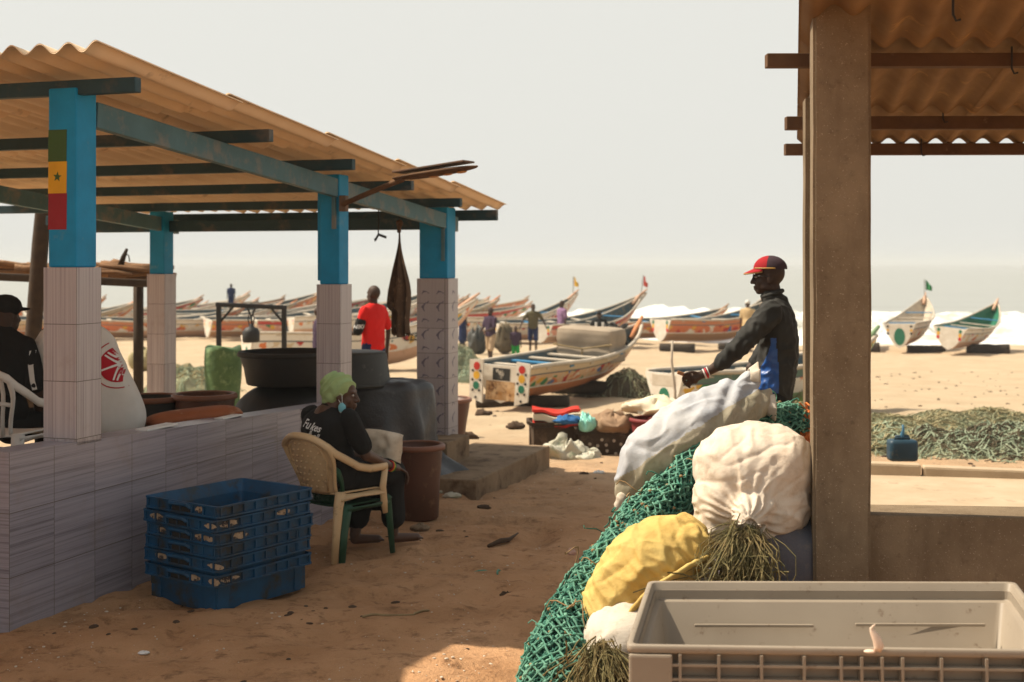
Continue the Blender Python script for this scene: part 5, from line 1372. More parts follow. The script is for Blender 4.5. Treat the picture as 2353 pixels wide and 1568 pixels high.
# ---------- crates, chairs, tubs and the rest ----------
M_crate = pm('blue_crate_plastic', (.006, .075, .18), (.010, .045, .09), 5, .55, .35, .2, 50, .003, (.035, .034, .028), 7, .50, .66)
M_cratedk = pm('crate_shadow_blue', (.010, .035, .055), (.012, .025, .03), 6, .8)
M_patch = pm('peeling_label', (.46, .36, .25), (.30, .21, .13), 30, .9, .2, .5, 80, .003, (.06, .05, .05), 34, .50, .56)
def crate(name, label, loc, rz, L=.79, W=.65, h=.215, mats=None, seed=0, group=None, patches=True, rimh=.068, wall=.012):
    M0, M1 = mats or (M_crate, M_cratedk)
    t = thing(name, label, 'crate', loc, rz, group); rr = random.Random(seed)
    def lp(i, z, r=.03):
        out = []
        for sx, sy in ((1, 1), (-1, 1), (-1, -1), (1, -1)):
            cx, cy = sx*(L/2-i-r), sy*(W/2-i-r); a0 = {(1, 1): 0, (-1, 1): PI/2, (-1, -1): PI, (1, -1): 1.5*PI}[(sx, sy)]
            for k in range(4): a_ = a0+PI/2*k/3; out.append(V((cx+r*math.cos(a_), cy+r*math.sin(a_), z)))
        return out
    m = MB(); b0 = .035
    loft(m, [lp(b0+.012, 0), lp(b0, h-rimh-.002)])
    loft(m, [lp(b0, h-rimh-.002), lp(.0, h-rimh), lp(.0, h-rimh+.010), lp(.014, h-rimh+.012), lp(.014, h-.012), lp(0, h-.010), lp(0, h), lp(.012, h), lp(b0+.010, h-rimh-.004), lp(b0+.022, .014)])
    l_ = lp(b0+.022, .014); m.add(l_, [tuple(range(len(l_)))]); l_ = lp(b0+.012, 0); m.add(l_, [tuple(range(len(l_)))[::-1]])
    for s in (-1, 1):
        for k in range(9):
            x = -L/2+.03+(L-.06)*k/8; m.box((x, s*(W/2-.008), h-rimh/2), (.010, .014, rimh-.016))
        for k in range(7):
            y = -W/2+.03+(W-.06)*k/6; m.box((s*(L/2-.008), y, h-rimh/2), (.014, .010, rimh-.016))
    for s in (-1, 1):
        for e in (-1, 1): m.box((e*(L/2-b0-.05), s*(W/2-b0-.004), (h-rimh)/2+.002), (.085, .014, h-rimh-.016), bev=.004); m.box((s*(L/2-b0-.002), e*(W/2-b0-.05), (h-rimh)/2+.002), (.014, .085, h-rimh-.016), bev=.004)
    m.build('crate_body', M0, t, local=True)
    for s in (-1, 1):
        m = MB(); m.tube([(s*(L/2-.004), -.085, h-.03), (s*(L/2+.012), -.075, h-.012), (s*(L/2+.012), .075, h-.012), (s*(L/2-.004), .085, h-.03)], .012, 6); m.box((s*(L/2-.010), 0, h-.045), (.006, .15, .03), mi=1)  # black plate stands for the shade in the recess behind the handle
        m.build('handle', [M0, M_bdark], t, local=True)
    if patches:
        for (fx, yy) in ((0, -.24), (0, .14), (1, -.15), (1, .20), (1, -.28)):
            if rr.random() < .55: continue
            n = 14; w_ = rr.uniform(.035, .075); hh = rr.uniform(.016, .025); o = yy+rr.uniform(-.04, .04)
            pl = [(w_*math.cos(2*PI*k/n)*rr.uniform(.75, 1.1), hh*math.sin(2*PI*k/n)*rr.uniform(.7, 1.1)) for k in range(n)]
            m = MB()
            if fx == 0: m.prism(pl, (o, -W/2+.0125, h-rimh/2), (1, 0, 0), (0, 0, 1), .003)
            else: m.prism(pl, (-L/2+.0125, o, h-rimh/2), (0, -1, 0), (0, 0, 1), .003)
            m.build('torn_label', M_patch, t, local=True)
    return t
# near corner of the stack and its heading
cc0 = V((-1.69, 7.66, 0)); crz = PI/2-math.radians(36)
names = ['lowest blue crate of the stack by the tiled wall, its whole body showing', 'second blue crate from the bottom of the stack by the tiled wall', 'third blue crate from the bottom of the stack by the tiled wall',
         'third blue crate from the top of the stack by the tiled wall', 'second blue crate from the top of the stack by the tiled wall', 'empty topmost blue crate of the stack by the tiled wall']
for k in range(6):
    jx, jy, jr = (random.uniform(-.012, .012), random.uniform(-.012, .012), random.uniform(-.02, .02)) if k else (0, 0, 0)
    z0 = gz(cc0.x, cc0.y)-.015
    zk = z0+(0 if k == 0 else .0755*k+.012)
    crate('fish_crate', names[k], (cc0.x+jx, cc0.y+jy, zk), crz+jr, L=.77, W=.64, seed=k+2, group='nested blue fish crates', h=.222)

# plastic armchairs
M_chair = pm('beige_chair_plastic', (.60, .43, .24), (.50, .35, .19), 4, .45, .4, .1, 60, .002, (.30, .20, .11), 12, .58, .72)
M_chairg = pm('green_chair_plastic', (.012, .07, .035), (.01, .05, .025), 4, .5, .4, .1)
M_chairw = pm('white_chair_plastic', (.62, .60, .56), (.52, .49, .44), 4, .5, .4, .1)
def armchair(label, c, ang, mat_, z0=0.0, broken=False, slats=False, sc=1.0, nested=False):
    f = V((math.sin(ang), math.cos(ang), 0)); r = V((f.y, -f.x, 0)); c = V(c)
    q = lambda a_, b_, z: c+(f*a_+r*b_)*sc+Z*(z*sc)
    t = thing('plastic_armchair', label, 'chair', c)
    zs = .42+z0
    m = MB()
    m.grid(lambda u, v: q(-.20+.42*v, (u*2-1)*lerp(.19, .225, v), zs-.012*math.cos((u*2-1)*PI/2)+.012*math.sin(v*PI)*0-.03*(max(0, v-.85)/.15)**2), 14, 14)
    o = m.build('seat', mat_, t, True); s_ = o.modifiers.new('s', 'SOLIDIFY'); s_.thickness = .010
    # back shell
    zt_ = .395 if not nested else .30
    def bk(u, v):
        hw = lerp(.165, .225, sm(v, 0, .75))*(.8 if nested else 1); x = (u*2-1)
        top = zt_*(v)*(1-.20*abs(x)**2.6*v)
        return q((.05 if nested else 0)-.205-.115*v-.0+.055*(1-x*x)*-.6+.03*(1-(1-x*x)), x*hw, zs-.01+top)
    if not slats:
        m = MB(); m.grid(bk, 22, 22); o = m.build('backrest', mat_, t, True); s_ = o.modifiers.new('s', 'SOLIDIFY'); s_.thickness = .006
        m = MB()
        for i in range(6):
            for j in range(8):
                u, v = .17+.66*i/5+(.03 if j % 2 else -.03), .12+.74*j/7
                p_ = bk(u, v); nn = (-f*.97-Z*.2).normalized()
                m.lathe([(.009, 0), (.007, .006), (.001, .008)], p_+nn*.003, 8, M=nn.to_track_quat('Z', 'Y').to_matrix())
        m.build('back_studs', mat_, t, True)
        ins = [(.12, .06), (.10, .35), (.10, .62), (.16, .86), (.32, .93), (.5, .94), (.68, .93), (.84, .86), (.90, .62), (.90, .35), (.88, .06)]
        m = MB(); m.tube([bk(*p_)-f*.004 for p_ in ins], .007, 6); m.build('back_panel_rim', mat_, t, True)
    else:
        for i in range(5):
            m = MB(); m.tube([bk(.1+.2*i, v/6) for v in range(7)], .014, 6, flat=.5); m.build('slat', mat_, t, True)
        m = MB(); m.tube([bk(i/10, .5) for i in range(11)], .014, 6); m.build('cross_rail', mat_, t, True)
    edge = [bk(0, k/8) for k in range(9)]+[bk(k/12, 1) for k in range(1, 12)]+[bk(1, 1-k/8) for k in range(9)]
    m = MB(); m.tube(edge, [.016+.012*sm(k, 4, 9)*(1-sm(k, 19, 24)) for k in range(len(edge))], 8, flat=.8); m.build('back_rim', mat_, t, True)
    for e in (-1, 1):
        pts = [q(-.325, e*.17, zs+.355), q(-.30, e*.215, zs+.325), q(-.25, e*.24, zs+.275), q(-.16, e*.255, zs+.225), q(-.06, e*.262, zs+.17), q(.05, e*.265, zs+.145), q(.16, e*.262, zs+.145), q(.215, e*.258, zs+.14)]
        if not nested:
            m = MB(); m.tube(pts, [.020, .026, .028, .028, .028, .028, .028, .024], 8, flat=.45); m.build('armrest', mat_, t, True)
        # front post and leg
        zb = (.27 if (broken and e == 1) else 0.0)
        m = MB(); pts = [q(.20, e*.255, zs+(.14 if not nested else .02)), q(.185, e*.245, zs+.0), q(.20, e*.243, zs-.1)]+([q(.212, e*.243, zb)] if zb else [q(.232, e*.25, 0)])
        m.tube(pts, [.026, .030, .030, .022], 8, flat=.55); m.build('front_leg', mat_, t, True)
        m = MB(); pts = [q(-.17, e*.205, zs-.0), q(-.20, e*.215, zs-.09), q(-.235, e*.235, .20), q(-.275, e*.255, .0)]
        m.tube(pts, [.045, .042, .034, .028], 8, flat=.55); m.build('rear_leg', mat_, t, True)
        m = MB(); m.tube([q(-.19, e*.21, zs-.035), q(-.02, e*.228, zs-.03), q(.19, e*.24, zs-.03)], [.036, .020, .03], 8, flat=.45); m.build('seat_rail', mat_, t, True)
    return t
zc = gz(CW.x, CW.y)
armchair('beige plastic armchair with studded back and a broken front leg under the seated woman', CW+Z*zc, math.radians(39.7), M_chair, .035, True)
armchair('dark green plastic armchair stacked underneath the beige one', CW+cf*.045+Z*(zc-.02), math.radians(37), M_chairg, -.035, nested=True)
armchair('white slatted plastic armchair behind the tiled wall at the left edge', V(((4-CX)/F*8.15, 8.15, fl(1.3))), math.radians(10), M_chairw, .04, slats=True, sc=1.12)

# white bag on the woman's lap
m, fn = sack(Q(.27, .20, .60), Q(.55, -.06, .86), .30, .17, cf+Z*.2, 3.2, 5, lump=.10, fold=.03, pil1=.8, pil0=.7)
m = MB(); 
def bag(u, v):
    x, y = u*2-1, v*2-1; e = max(0, (1-abs(x)**4)*(1-abs(y)**4))
    return Q(.37+.02*nz(x*2, y*2), .05, .66)+cr_(x, y)+(-cf*.85-Z*.1)*(.055*e**.6)*(1+.4*nz(x*3, y*3, 4))
def cr_(x, y): return cr_ax*(x*.155+.03*y)+cr_up*(y*.155*(1-.08*x*x))
cr_ax = V((.93, -.36, -.10)).normalized(); cr_up = V((-.10, .02, 1)).normalized()
m.grid(bag, 24, 24); n_ = len(m.v)
m.grid(lambda u, v: bag(1-u, v)+(cf*.85)*(.095*max(0, (1-abs(u*2-1)**4)*(1-abs(v*2-1)**4))**.6), 24, 24)
M_bagw = woven('white_bag_cloth', (.66, .58, .46), (.56, .47, .35), (.36, .28, .19))
bagt = thing('cloth_bag', 'white cloth bag with red dots held on the lap of the seated woman', 'bag', Q(.37, .05, .5)); bo = m.build('bag_body', M_bagw, bagt, True)
tb = bvh(m); m = MB()
for (x, y, r_) in ((-.095, -.03, .030), (-.055, -.085, .028), (-.12, -.07, .018)):
    vs = [(x+r_*1.3*math.cos(2*PI*k/14), y+r_*.8*math.sin(2*PI*k/14)) for k in range(14)]; project(m, vs, [tuple(range(14))], Q(.37, .05, .66)-cf*.5, cr_ax, cr_up, tb, .004, 0, 1.0)
m.build('red_dots', M_redprint, bagt)

# buckets and tubs
M_brown = pm('brown_tub_plastic', (.095, .036, .020), (.07, .028, .016), 4, .5, .4, .15, 50, .003, (.17, .09, .05), 8, .58, .72)
M_brownr = pm('brown_tub_rim', (.20, .085, .05), (.16, .07, .04), 5, .5)
M_greytub = pm('grey_tub_plastic', (.040, .040, .034), (.028, .029, .025), 4, .55, .4, .2, 50, .003, (.09, .085, .07), 8, .6, .72)
def tub(label, c, rt, rb_, h, body, rim, name='tub', cat='tub', taper=.0, group=None):
    c = V(c); t = thing(name, label, cat, c, 0, group)
    m = MB(); m.lathe([(0.001, .0), (rb_, .0), (rb_+.01, .012), (lerp(rb_, rt, .5), h*.5), (rt, h-.05), (rt, h), (rt-.015, h), (lerp(rb_, rt, .5)-.018, h*.5), (rb_-.015, .02), (.001, .02)], c, 40, jit=lambda i, a_: 1+.006*math.sin(a_*3))
    m.build('tub_body', body, t, True)
    m = MB(); m.lathe([(rt-.018, h+.001), (rt-.016, h+.012), (rt+.012, h+.012), (rt+.024, h), (rt+.024, h-.028), (rt+.004, h-.032)], c, 40); m.build('tub_rim', rim, t, True); return t
def gp2(px, Y, dz=0.0): p = gpos(px, Y); p.z += dz; return p
tub('tall brown plastic bucket standing in front of the seated woman', gp2(958, 10.3), .205, .165, .585, M_brown, M_brownr, 'bucket', 'bucket')
tub('large brown tub on the sand behind the fish tiled pillar', gp2(1015, 15.2), .335, .25, .62, M_brown, M_brownr)
fy = lambda Y: fl((Y-6.9)/.95)
tub('brown bucket with pale rim behind the tiled wall nearest the green bag', V(((470-CX)/F*10.6, 10.6, fy(10.6))), .245, .185, .58, M_brown, M_brownr, 'bucket', 'bucket')
tub('dark bucket behind the man in the white T-shirt', V(((345-CX)/F*10.6, 10.6, fy(10.6))), .25, .19, .56, M_bdark, M_brownr, 'bucket', 'bucket')
tub('wide black tub resting on the covered drum behind the tiled wall', at(665, 882, 11.6), .44, .375, .285, M_black, M_bdark)
# upturned grey tub
t = thing('tub', 'grey tub turned upside down on the tarpaulin covered heap', 'tub', at(812, 886, 11.9)); m = MB(); c = at(812, 886, 11.9)
m.lathe([(.345, 0), (.352, .01), (.345, .03), (.31, .29), (.295, .312), (.25, .32), (.001, .322)], c, 40); m.build('tub_body', M_greytub, t, True); m = MB(); m.lathe([(.33, -.002), (.362, .0), (.362, .03), (.348, .032)], c, 40); m.build('tub_rim', M_greytub, t, True)
# covered drum
m = MB(); c = at(660, 950, 11.65); c.z = fy(11.65)
m.ell(c+Z*.29, (.50, .42, .36), None, 28, 18); m.box(c+Z*.16, (.96, .76, .32), bev=.10)
o = fuse(m, 'd', .02, 5, disp=lambda p: .015*noise.noise(p*6)).build('covered_drum', M_black, smooth=True); o.location = (0, 0, 0); tag(o, 'dark covered drum under the wide black tub', 'drum')
# tarpaulin heap
M_tarp = pm('dark_tarpaulin', (.050, .054, .060), (.035, .037, .040), 3, .42, .5, .4, 14, .02, (.10, .10, .10), 7, .58, .75)
m = MB(); c = at(880, 960, 12.0); zb_ = -.12
def tarp(u, v):
    ph_ = 2*PI*u; t_ = v
    rad = (.40+.045*sm(t_, .12, .5)+.16*sm(t_, .62, 1)) if t_ > .12 else lerp(0, .40, math.sin(t_/.12*PI/2))
    ripple = 1+.075*sm(t_, .12, .7)*(1-2*abs(math.sin(ph_*4.5+1.2*nz(t_*2.5, math.cos(ph_)*2, math.sin(ph_)*2))))+.10*noise.noise(V((math.cos(ph_)*2, math.sin(ph_)*2, t_*3)))
    z = lerp(.915, .83, (t_/.12)**3) if t_ < .12 else lerp(.83, zb_, (t_-.12)/.88)
    sk_ = .20*sm(t_, .6, 1)*max(0, math.cos(ph_-.1))
    return V((c.x+math.cos(ph_)*rad*ripple*1.15+sk_, c.y+math.sin(ph_)*rad*ripple*.8, z+.02*nz(math.cos(ph_)*3, math.sin(ph_)*3, t_)))
m.grid(tarp, 90, 40, closed_u=True); o = m.build('tarpaulin_heap', M_tarp, smooth=True, loc=V((c.x, c.y, zb_))); tag(o, 'dark grey tarpaulin draped over a heap between the pillars', 'tarpaulin')
# cushion on the wall
M_cush = pm('rust_upholstery', (.30, .095, .035), (.22, .07, .03), 4, .75, .3, .3, 60, .003, (.40, .26, .16), 7, .56, .70)
m, fn = sack(at(338, 972, 8.85), at(545, 945, 9.2), .30, .115, (0, 0, 1), 3.5, 2, lump=.06, fold=.01, e1=.7, pil1=.8)
o = m.build('seat_cushion', M_cush, smooth=True); tag(o, 'rust coloured padded cushion lying behind the tiled wall', 'cushion')
m = MB(); pA = P(1.2, -.08, wt(1.2)); m.add([], []); m.box(P(1.45, -.07, wt(1.45)+.010), (.09, .34, .014), RB, bev=.004); o = m.build('plastic_strip', M_bandw if False else M_whiteprint); tag(o, 'scrap of white plastic lying on top of the tiled wall', 'scrap')
m = MB(); m.box(P(2.30, -.06, wt(2.30)+.010), (.07, .26, .012), RB, bev=.004); o = m.build('plastic_strip', M_whiteprint); tag(o, 'second white plastic scrap on the wall top beside the rust cushion', 'scrap')
# green bag
M_gbag = pm('green_bag', (.10, .17, .065), (.05, .10, .04), 6, .8, .3, .6, 20, .02, (.20, .28, .13), 9, .55, .7)
c = gp2(512, 16.5); m = MB()
m.grid(lambda u, v: c+V((math.cos(2*PI*u)*(.24+.02*math.sin(v*9)-.02*v)*(1+.10*noise.noise(V((math.cos(2*PI*u)*2, math.sin(2*PI*u)*2, v*4)))), math.sin(2*PI*u)*.22, v*1.17+.03*math.sin(2*PI*u*3)*v)), 36, 22, closed_u=True)
m.f.append([21*36+i for i in range(36)]); m.mi.append(0); m.uv.append(None)
o = m.build('net_sack', M_gbag, smooth=True, loc=c); tag(o, 'tall green net sack standing on the sand beyond the brown bucket', 'sack')
# timber hoist with a black jug
h0, h1 = gp2(503, 20), gp2(653, 20); hz = at(503, 700, 20).z
t = thing('timber_hoist', 'black timber frame of two posts and a beam with short braces', 'frame', (h0+h1)/2)
for p_ in (h0, h1): m = MB(); m.beam(p_-Z*.1, V((p_.x, p_.y, hz+(.0 if p_ is h0 else -.04))), .075, .075, up=(0, 1, 0), bev=.012); m.build('post', M_black, t)
m = MB(); m.beam(V((h0.x-.05, h0.y, hz)), V((h1.x+.04, h1.y, hz-.05)), .07, .07, bev=.012); m.build('beam', M_black, t)
for p_, s_ in ((h0, 1), (h1, -1)): m = MB(); m.tube([p_+Z*(hz-p_.z-.30), V((p_.x+s_*.22, p_.y, hz-.04))], .02, 6); m.build('brace', M_black, t)
m = MB(); x_ = (578-CX)/F*20
m.tube([V((x_-.08, 20, hz-.03)), V((x_, 20, hz-.20)), V((x_, 20, hz-.36))], .014, 6); m.tube([V((x_+.07, 20, hz-.03)), V((x_, 20, hz-.20))], .014, 6); m.build('rope_sling', M_black, t)
c = at(577, 787, 19.96); jg = thing('hanging_jug', 'black jug hanging by a rope from the timber hoist', 'jug', c)
m = MB(); m.lathe([(.001, 0), (.12, .0), (.135, .03), (.135, .16), (.10, .22), (.035, .25), (.035, .29), (.001, .29)], c, 20); m.build('jug_body', M_black, jg, True); m = MB(); m.tube([c+V((-.03, 0, .28)), c+V((-.05, 0, .36)), c+V((0, 0, .62)), c+V((.05, 0, .36)), c+V((.03, 0, .28))], .010, 6); m.build('handle', M_black, jg)
# log shelter behind the pavilion
M_logs = pm('sun_bleached_logs', (.24, .13, .065), (.15, .08, .04), 5, .9, .2, .5, 30, .01, (.40, .26, .15), 8, .58, .72)
ls = thing('log_shelter', 'rough shelter roofed with stacked brown logs behind the pavilion', 'shelter', gp2(90, 17)); rr_ = random.Random(12)
for k in range(26):
    px0 = rr_.uniform(-140, 150); L_ = rr_.uniform(120, 260); y0_ = 603+rr_.random()**.8*36; Y_ = 16.4+rr_.random()*1.6
    p_, q_ = at(px0, y0_-3, Y_), at(px0+L_, y0_+rr_.uniform(2, 22), Y_+rr_.uniform(-.4, .4)); m = MB(); r_ = rr_.uniform(.03, .055)
    m.tube([lerp(p_, q_, i/7)+Z*.03*nz(i*.6, k) for i in range(8)], [r_*(1-.05*i+.15*nz(i, k*3)) for i in range(8)], 7); m.build('roof_log', M_logs, ls, True)
for k in range(12):
    px0 = rr_.uniform(215, 260); Y_ = 16.4+rr_.random()*1.0; y0_ = 610+rr_.random()*34; p_, q_ = at(px0, y0_-8, Y_), at(345+rr_.uniform(-6, 4), y0_+rr_.uniform(2, 14), Y_); r_ = rr_.uniform(.03, .06); m = MB()
    m.tube([lerp(p_, q_, i/5)+Z*.03*nz(i*.6, k+40) for i in range(6)], [r_*(1+.15*nz(i, k*3)) for i in range(6)], 7); m.build('roof_log', M_logs, ls, True)
m = MB(); m.tube([at(277, 612, 16.6), at(284, 590, 16.6), at(292, 572, 16.6)], [.045, .035, .02], 6); m.tube([at(287, 582, 16.6), at(296, 588, 16.6), at(298, 602, 16.6)], .008, 5); m.build('forked_branch', M_darkwood, ls, True)
m = MB(); m.beam(at(-60, 634, 16.3), at(345, 652, 16.4), .09, .10, bev=.02); m.build('beam', M_darkwood, ls)
for px_ in (82,):
    m = MB(); g_ = gp2(70, 15.6); m.tube([g_-Z*.1, at(74, 800, 15.6), at(84, 680, 15.6), at(93, 560, 15.6), at(100, 490, 15.6), at(84, 450, 15.6)], [.10, .095, .10, .10, .10, .085], 9); m.tube([at(97, 505, 15.6), at(118, 470, 15.6), at(128, 440, 15.6)], [.08, .07, .05], 8); m.build('post', M_darkwood, ls, True)
m = MB(); g_ = gp2(318, 17.2); m.tube([g_-Z*.1, V((g_.x, g_.y, 1.75))], .07, 8); m.build('post', M_darkwood, ls, True)
# cloth hanging from the rafter
M_rag = pm('brown_rag', (.10, .060, .034), (.055, .034, .022), 7, .85, .2, .5, 30, .006, (.20, .13, .075), 10, .58, .70)
Yc = 12.2; pl = [(918, 512), (918, 530), (912, 580), (905, 640), (896, 700), (892, 740), (905, 765), (925, 772), (942, 768), (945, 735), (938, 670), (934, 640), (933, 600), (926, 550)]
m = MB()
def ragf(u, v):
    y = lerp(525, 770, v); l_ = 916-(26*sm(v, .05, .75))+(12*sm(v, .74, .78)); r_ = 920+24*sm(v, .0, .85)-6*math.sin(v*9)*v
    x = (l_+r_)/2+(r_-l_)/2*math.cos(2*PI*u); d_ = .075*sm(v, 0, .5)*math.sin(2*PI*u)*(1)
    fol = .022*math.sin(2*PI*u*6+v*3)*sm(v, .05, .4)
    p_ = at(x, y+5*math.sin(2*PI*u*3)*v, Yc); p_.y += d_+fol; p_.x += fol*.5; return p_
m.grid(ragf, 60, 36, closed_u=True)
hc_ = thing('hanging_cloth', 'long dirty brown garment hanging by a knot from the rafter', 'garment', at(918, 770, Yc)); m.build('cloth', M_rag, hc_, True)
m = MB(); m.ell(at(918, 513, Yc), (.032, .03, .034)); chain(m, [at(918, 513, Yc), at(917, 532, Yc)], [.022, .018]); fuse(m, 'k', .006, 2, disp=wr(40, .004)).build('knot', M_rag, hc_, True)
m = MB(); m.tube([at(918, 510, Yc), at(915, 470, Yc)], .004, 5); m.build('string', M_black, hc_)
m = MB(); Y_ = 12.9
m.tube([at(870, 480, Y_), at(870, 510, Y_), at(869, 535, Y_), at(872, 541, Y_)], .007, 5); m.tube([at(870, 538, Y_), at(862, 553, Y_)], .012, 5); m.tube([at(872, 540, Y_), at(880, 543, Y_), at(888, 546, Y_)], .014, 5); m.tube([at(866, 545, Y_), at(860, 550, Y_), at(862, 556, Y_)], .004, 5)
o = m.build('knotted_cord', M_black); tag(o, 'short knotted black cord hanging from the far roof beam', 'cord')
# street lamp bracketed to the middle post
Yl = 10.45; lt_ = thing('solar_lamp', 'rusty solar street lamp on an arm fixed to the middle post', 'street lamp', at(790, 470, Yl))
m = MB(); m.tube([at(788, 470, Yl-.02), at(845, 445, Yl-.25), at(905, 420, Yl-.5), at(925, 413, Yl-.58)], .022, 8); m.build('arm', M_timber, lt_, True)
m = MB(); m.box(at(790, 468, Yl-.0), (.06, .06, .13), RB, bev=.008); m.build('clamp', M_iron, lt_)
pA, pB = at(912, 411, Yl-.5), at(1098, 382, Yl-.85); dl_ = (pB-pA).normalized(); sd_ = dl_.cross(Z).normalized(); up_ = sd_.cross(dl_); ML = Matrix((dl_, sd_, up_)).transposed()
m = MB(); m.grid(lambda u, v: lerp(pA, pB, v)+sd_*(math.cos(2*PI*u)*.10*min(1, math.sin(PI*min(1, .12+v*.88))**.4+.02))+up_*(math.sin(2*PI*u)*(.022 if math.sin(2*PI*u) > 0 else .030)*(math.sin(PI*(.05+.93*v))**.5)), 24, 20, closed_u=True); m.build('lamp_head', M_timber, lt_, True)
m = MB(); m.box(lerp(pA, pB, .46)+up_*.045, ((pB-pA).length*.88, .17, .014), ML, bev=.003); m.build('solar_panel', M_iron, lt_)
M_lens = pm('lamp_lens', (.55, .26, .09), (.45, .2, .06), 9, .4)
for k in range(3): m = MB(); m.ell(lerp(pA, pB, .46+.17*k)-up_*.026, (.045, .035, .010), ML); m.build('lens', M_lens, lt_, True)
# ---------- middle ground: boxes, mats, rags ----------
M_cbrown = pm('brown_crate_plastic', (.055, .032, .018), (.04, .024, .014), 5, .6, .3, .2, 40, .003, (.12, .08, .05), 8, .56, .7)
cA = gp(1278, 1040); cB = gp(1392, 1045)
crate('fish_crate', 'brown crate filled with red and white mats on the sunlit ground', (cA.x, cA.y+.32, cA.z), .12, .64, .52, .34, (M_cbrown, M_bdark), 3, 'brown crates on the sunlit ground', False)
cr2 = crate('fish_crate', 'brown crate with pale round spots on its side beside the mats', (cB.x, cB.y+.30, cB.z), -.04, .66, .5, .33, (M_cbrown, M_bdark), 4, 'brown crates on the sunlit ground', False)
m = MB(); 
for x_, z_ in ((-.17, .15), (-.08, .13), (-.03, .20), (.02, .14), (.11, .19), (.19, .15), (.03, .07), (.13, .04), (-.12, .06)): m.prism([(x_+.019*math.cos(2*PI*k/12), z_+.019*math.sin(2*PI*k/12)) for k in range(12)], (0, -.225, 0), (1, 0, 0), (0, 0, 1), .003)
m.build('pale_spots', M_thwart, cr2, local=True)
M_matr = cloth('red_mat', (.50, .035, .02), (.42, .03, .02)); M_matw = cloth('cream_mat', (.66, .58, .44), (.55, .46, .33))
def foldmat(label, o_, w_, d_, mat_, z, amp, seed, name='folded_mat', th=.03):
    m = MB()
    for s_ in (0, 1): m.grid(lambda u, v: V(o_)+V(((u-.5)*w_, (v-.5)*d_, z+(th if s_ else 0)+amp*math.sin(u*7+seed)+.02*nz(u*4, v*4, seed)+amp*.5*math.sin(v*5+seed))), 24, 12)
    n = 24*12
    for i in range(23): m.f += [[i, i+1, n+i+1, n+i]]; m.mi.append(0); m.uv.append(None)
    for j in range(11): m.f += [[j*24, n+j*24, n+(j+1)*24, (j+1)*24], [j*24+23, (j+1)*24+23, n+(j+1)*24+23, n+j*24+23]]; m.mi += [0, 0]; m.uv += [None, None]
    o = m.build(name, mat_, smooth=False); return tag(o, label, 'mat', 'folded mats in the brown crate')
mo = V((cA.x+.01, cA.y+.30, cA.z))
foldmat('lower folded red mat in the brown crate', mo, .56, .46, M_matr, .28, .02, 1); foldmat('thick cream folded mat in the brown crate', mo, .56, .46, M_matw, .335, .02, 1.4, th=.075); foldmat('top folded red mat over the cream mat', mo+V((0, .05, 0)), .57, .40, M_matr, .425, .02, 1.4); 
def crumple(name, label, cat, c, size, mat_, seed=1, n=30, amp=.5, mats2=None):
    m = MB(); c = V(c)
    m.grid(lambda u, v: c+V((math.cos(2*PI*u)*size[0]*math.sin(PI*v)**.8*(1+amp*noise.noise(V((math.cos(2*PI*u)*1.7+seed, math.sin(2*PI*u)*1.7, v*3)))), math.sin(2*PI*u)*size[1]*math.sin(PI*v)**.8*(1+amp*noise.noise(V((math.cos(2*PI*u)*1.7+seed, math.sin(2*PI*u)*1.7, v*3+5)))), size[2]*(.55-.55*math.cos(PI*(1-v)))*(1+amp*noise.noise(V((math.cos(2*PI*u)*2.6+seed, math.sin(2*PI*u)*2.6, v*4)))+.25*noise.noise(V((math.cos(2*PI*u)*7, math.sin(2*PI*u)*7, v*9+seed)))))), n, n//2+4, closed_u=True)
    o = m.build(name, mat_, smooth=True, loc=c); return tag(o, label, cat)
M_turq = pm('turquoise_plastic', (.20, .55, .46), (.30, .65, .55), 6, .35, .5, .4, 20, .01); M_bluecl = cloth('blue_rag', (.03, .12, .30)); M_brag = cloth('tan_rag', (.32, .21, .13), (.22, .14, .085))
crumple('plastic_bag', 'crumpled turquoise plastic bag behind the red mats', 'bag', (at(1347, 985, 14.9)+V((0, 0, -.04))), (.10, .10, .17), M_turq, 2)
crumple('blue_rag', 'small blue rag tucked behind the red mats', 'rag', at(1305, 975, 14.9), (.16, .10, .08), M_bluecl, 3)
crumple('rag_pile', 'pile of tan rags on the spotted brown crate', 'rags', at(1410, 998, 15.0), (.28, .2, .22), M_brag, 5)
M_crum = pm('dirty_white_sack', (.50, .48, .40), (.40, .38, .28), 6, .7, .3, .5, 18, .02, (.24, .30, .20), 8, .55, .68)
p_ = gp(1304, 1050); crumple('empty_sack', 'crumpled dirty white sack lying on the ground in front of the crates', 'sack', p_, (.30, .16, .20), M_crum, 8, 44, .7)
p_ = gp(1350, 1052); crumple('empty_sack', 'flattened end of white sack beside the spotted crate', 'sack', p_, (.17, .12, .10), M_crum, 18, 30, .6)
M_maroon = pm('maroon_basket', (.20, .03, .03), (.15, .025, .025), 5, .6)
tub('maroon basket partly covered by a beige cloth behind the blue grey sack', gp2(1502, 14.8), .26, .21, .42, M_maroon, M_maroon, 'basket', 'basket')
crumple('beige_cloth', 'beige cloth thrown over the maroon basket', 'cloth', at(1512, 955, 14.8), (.36, .25, .16), M_brag if False else M_matw, 6)
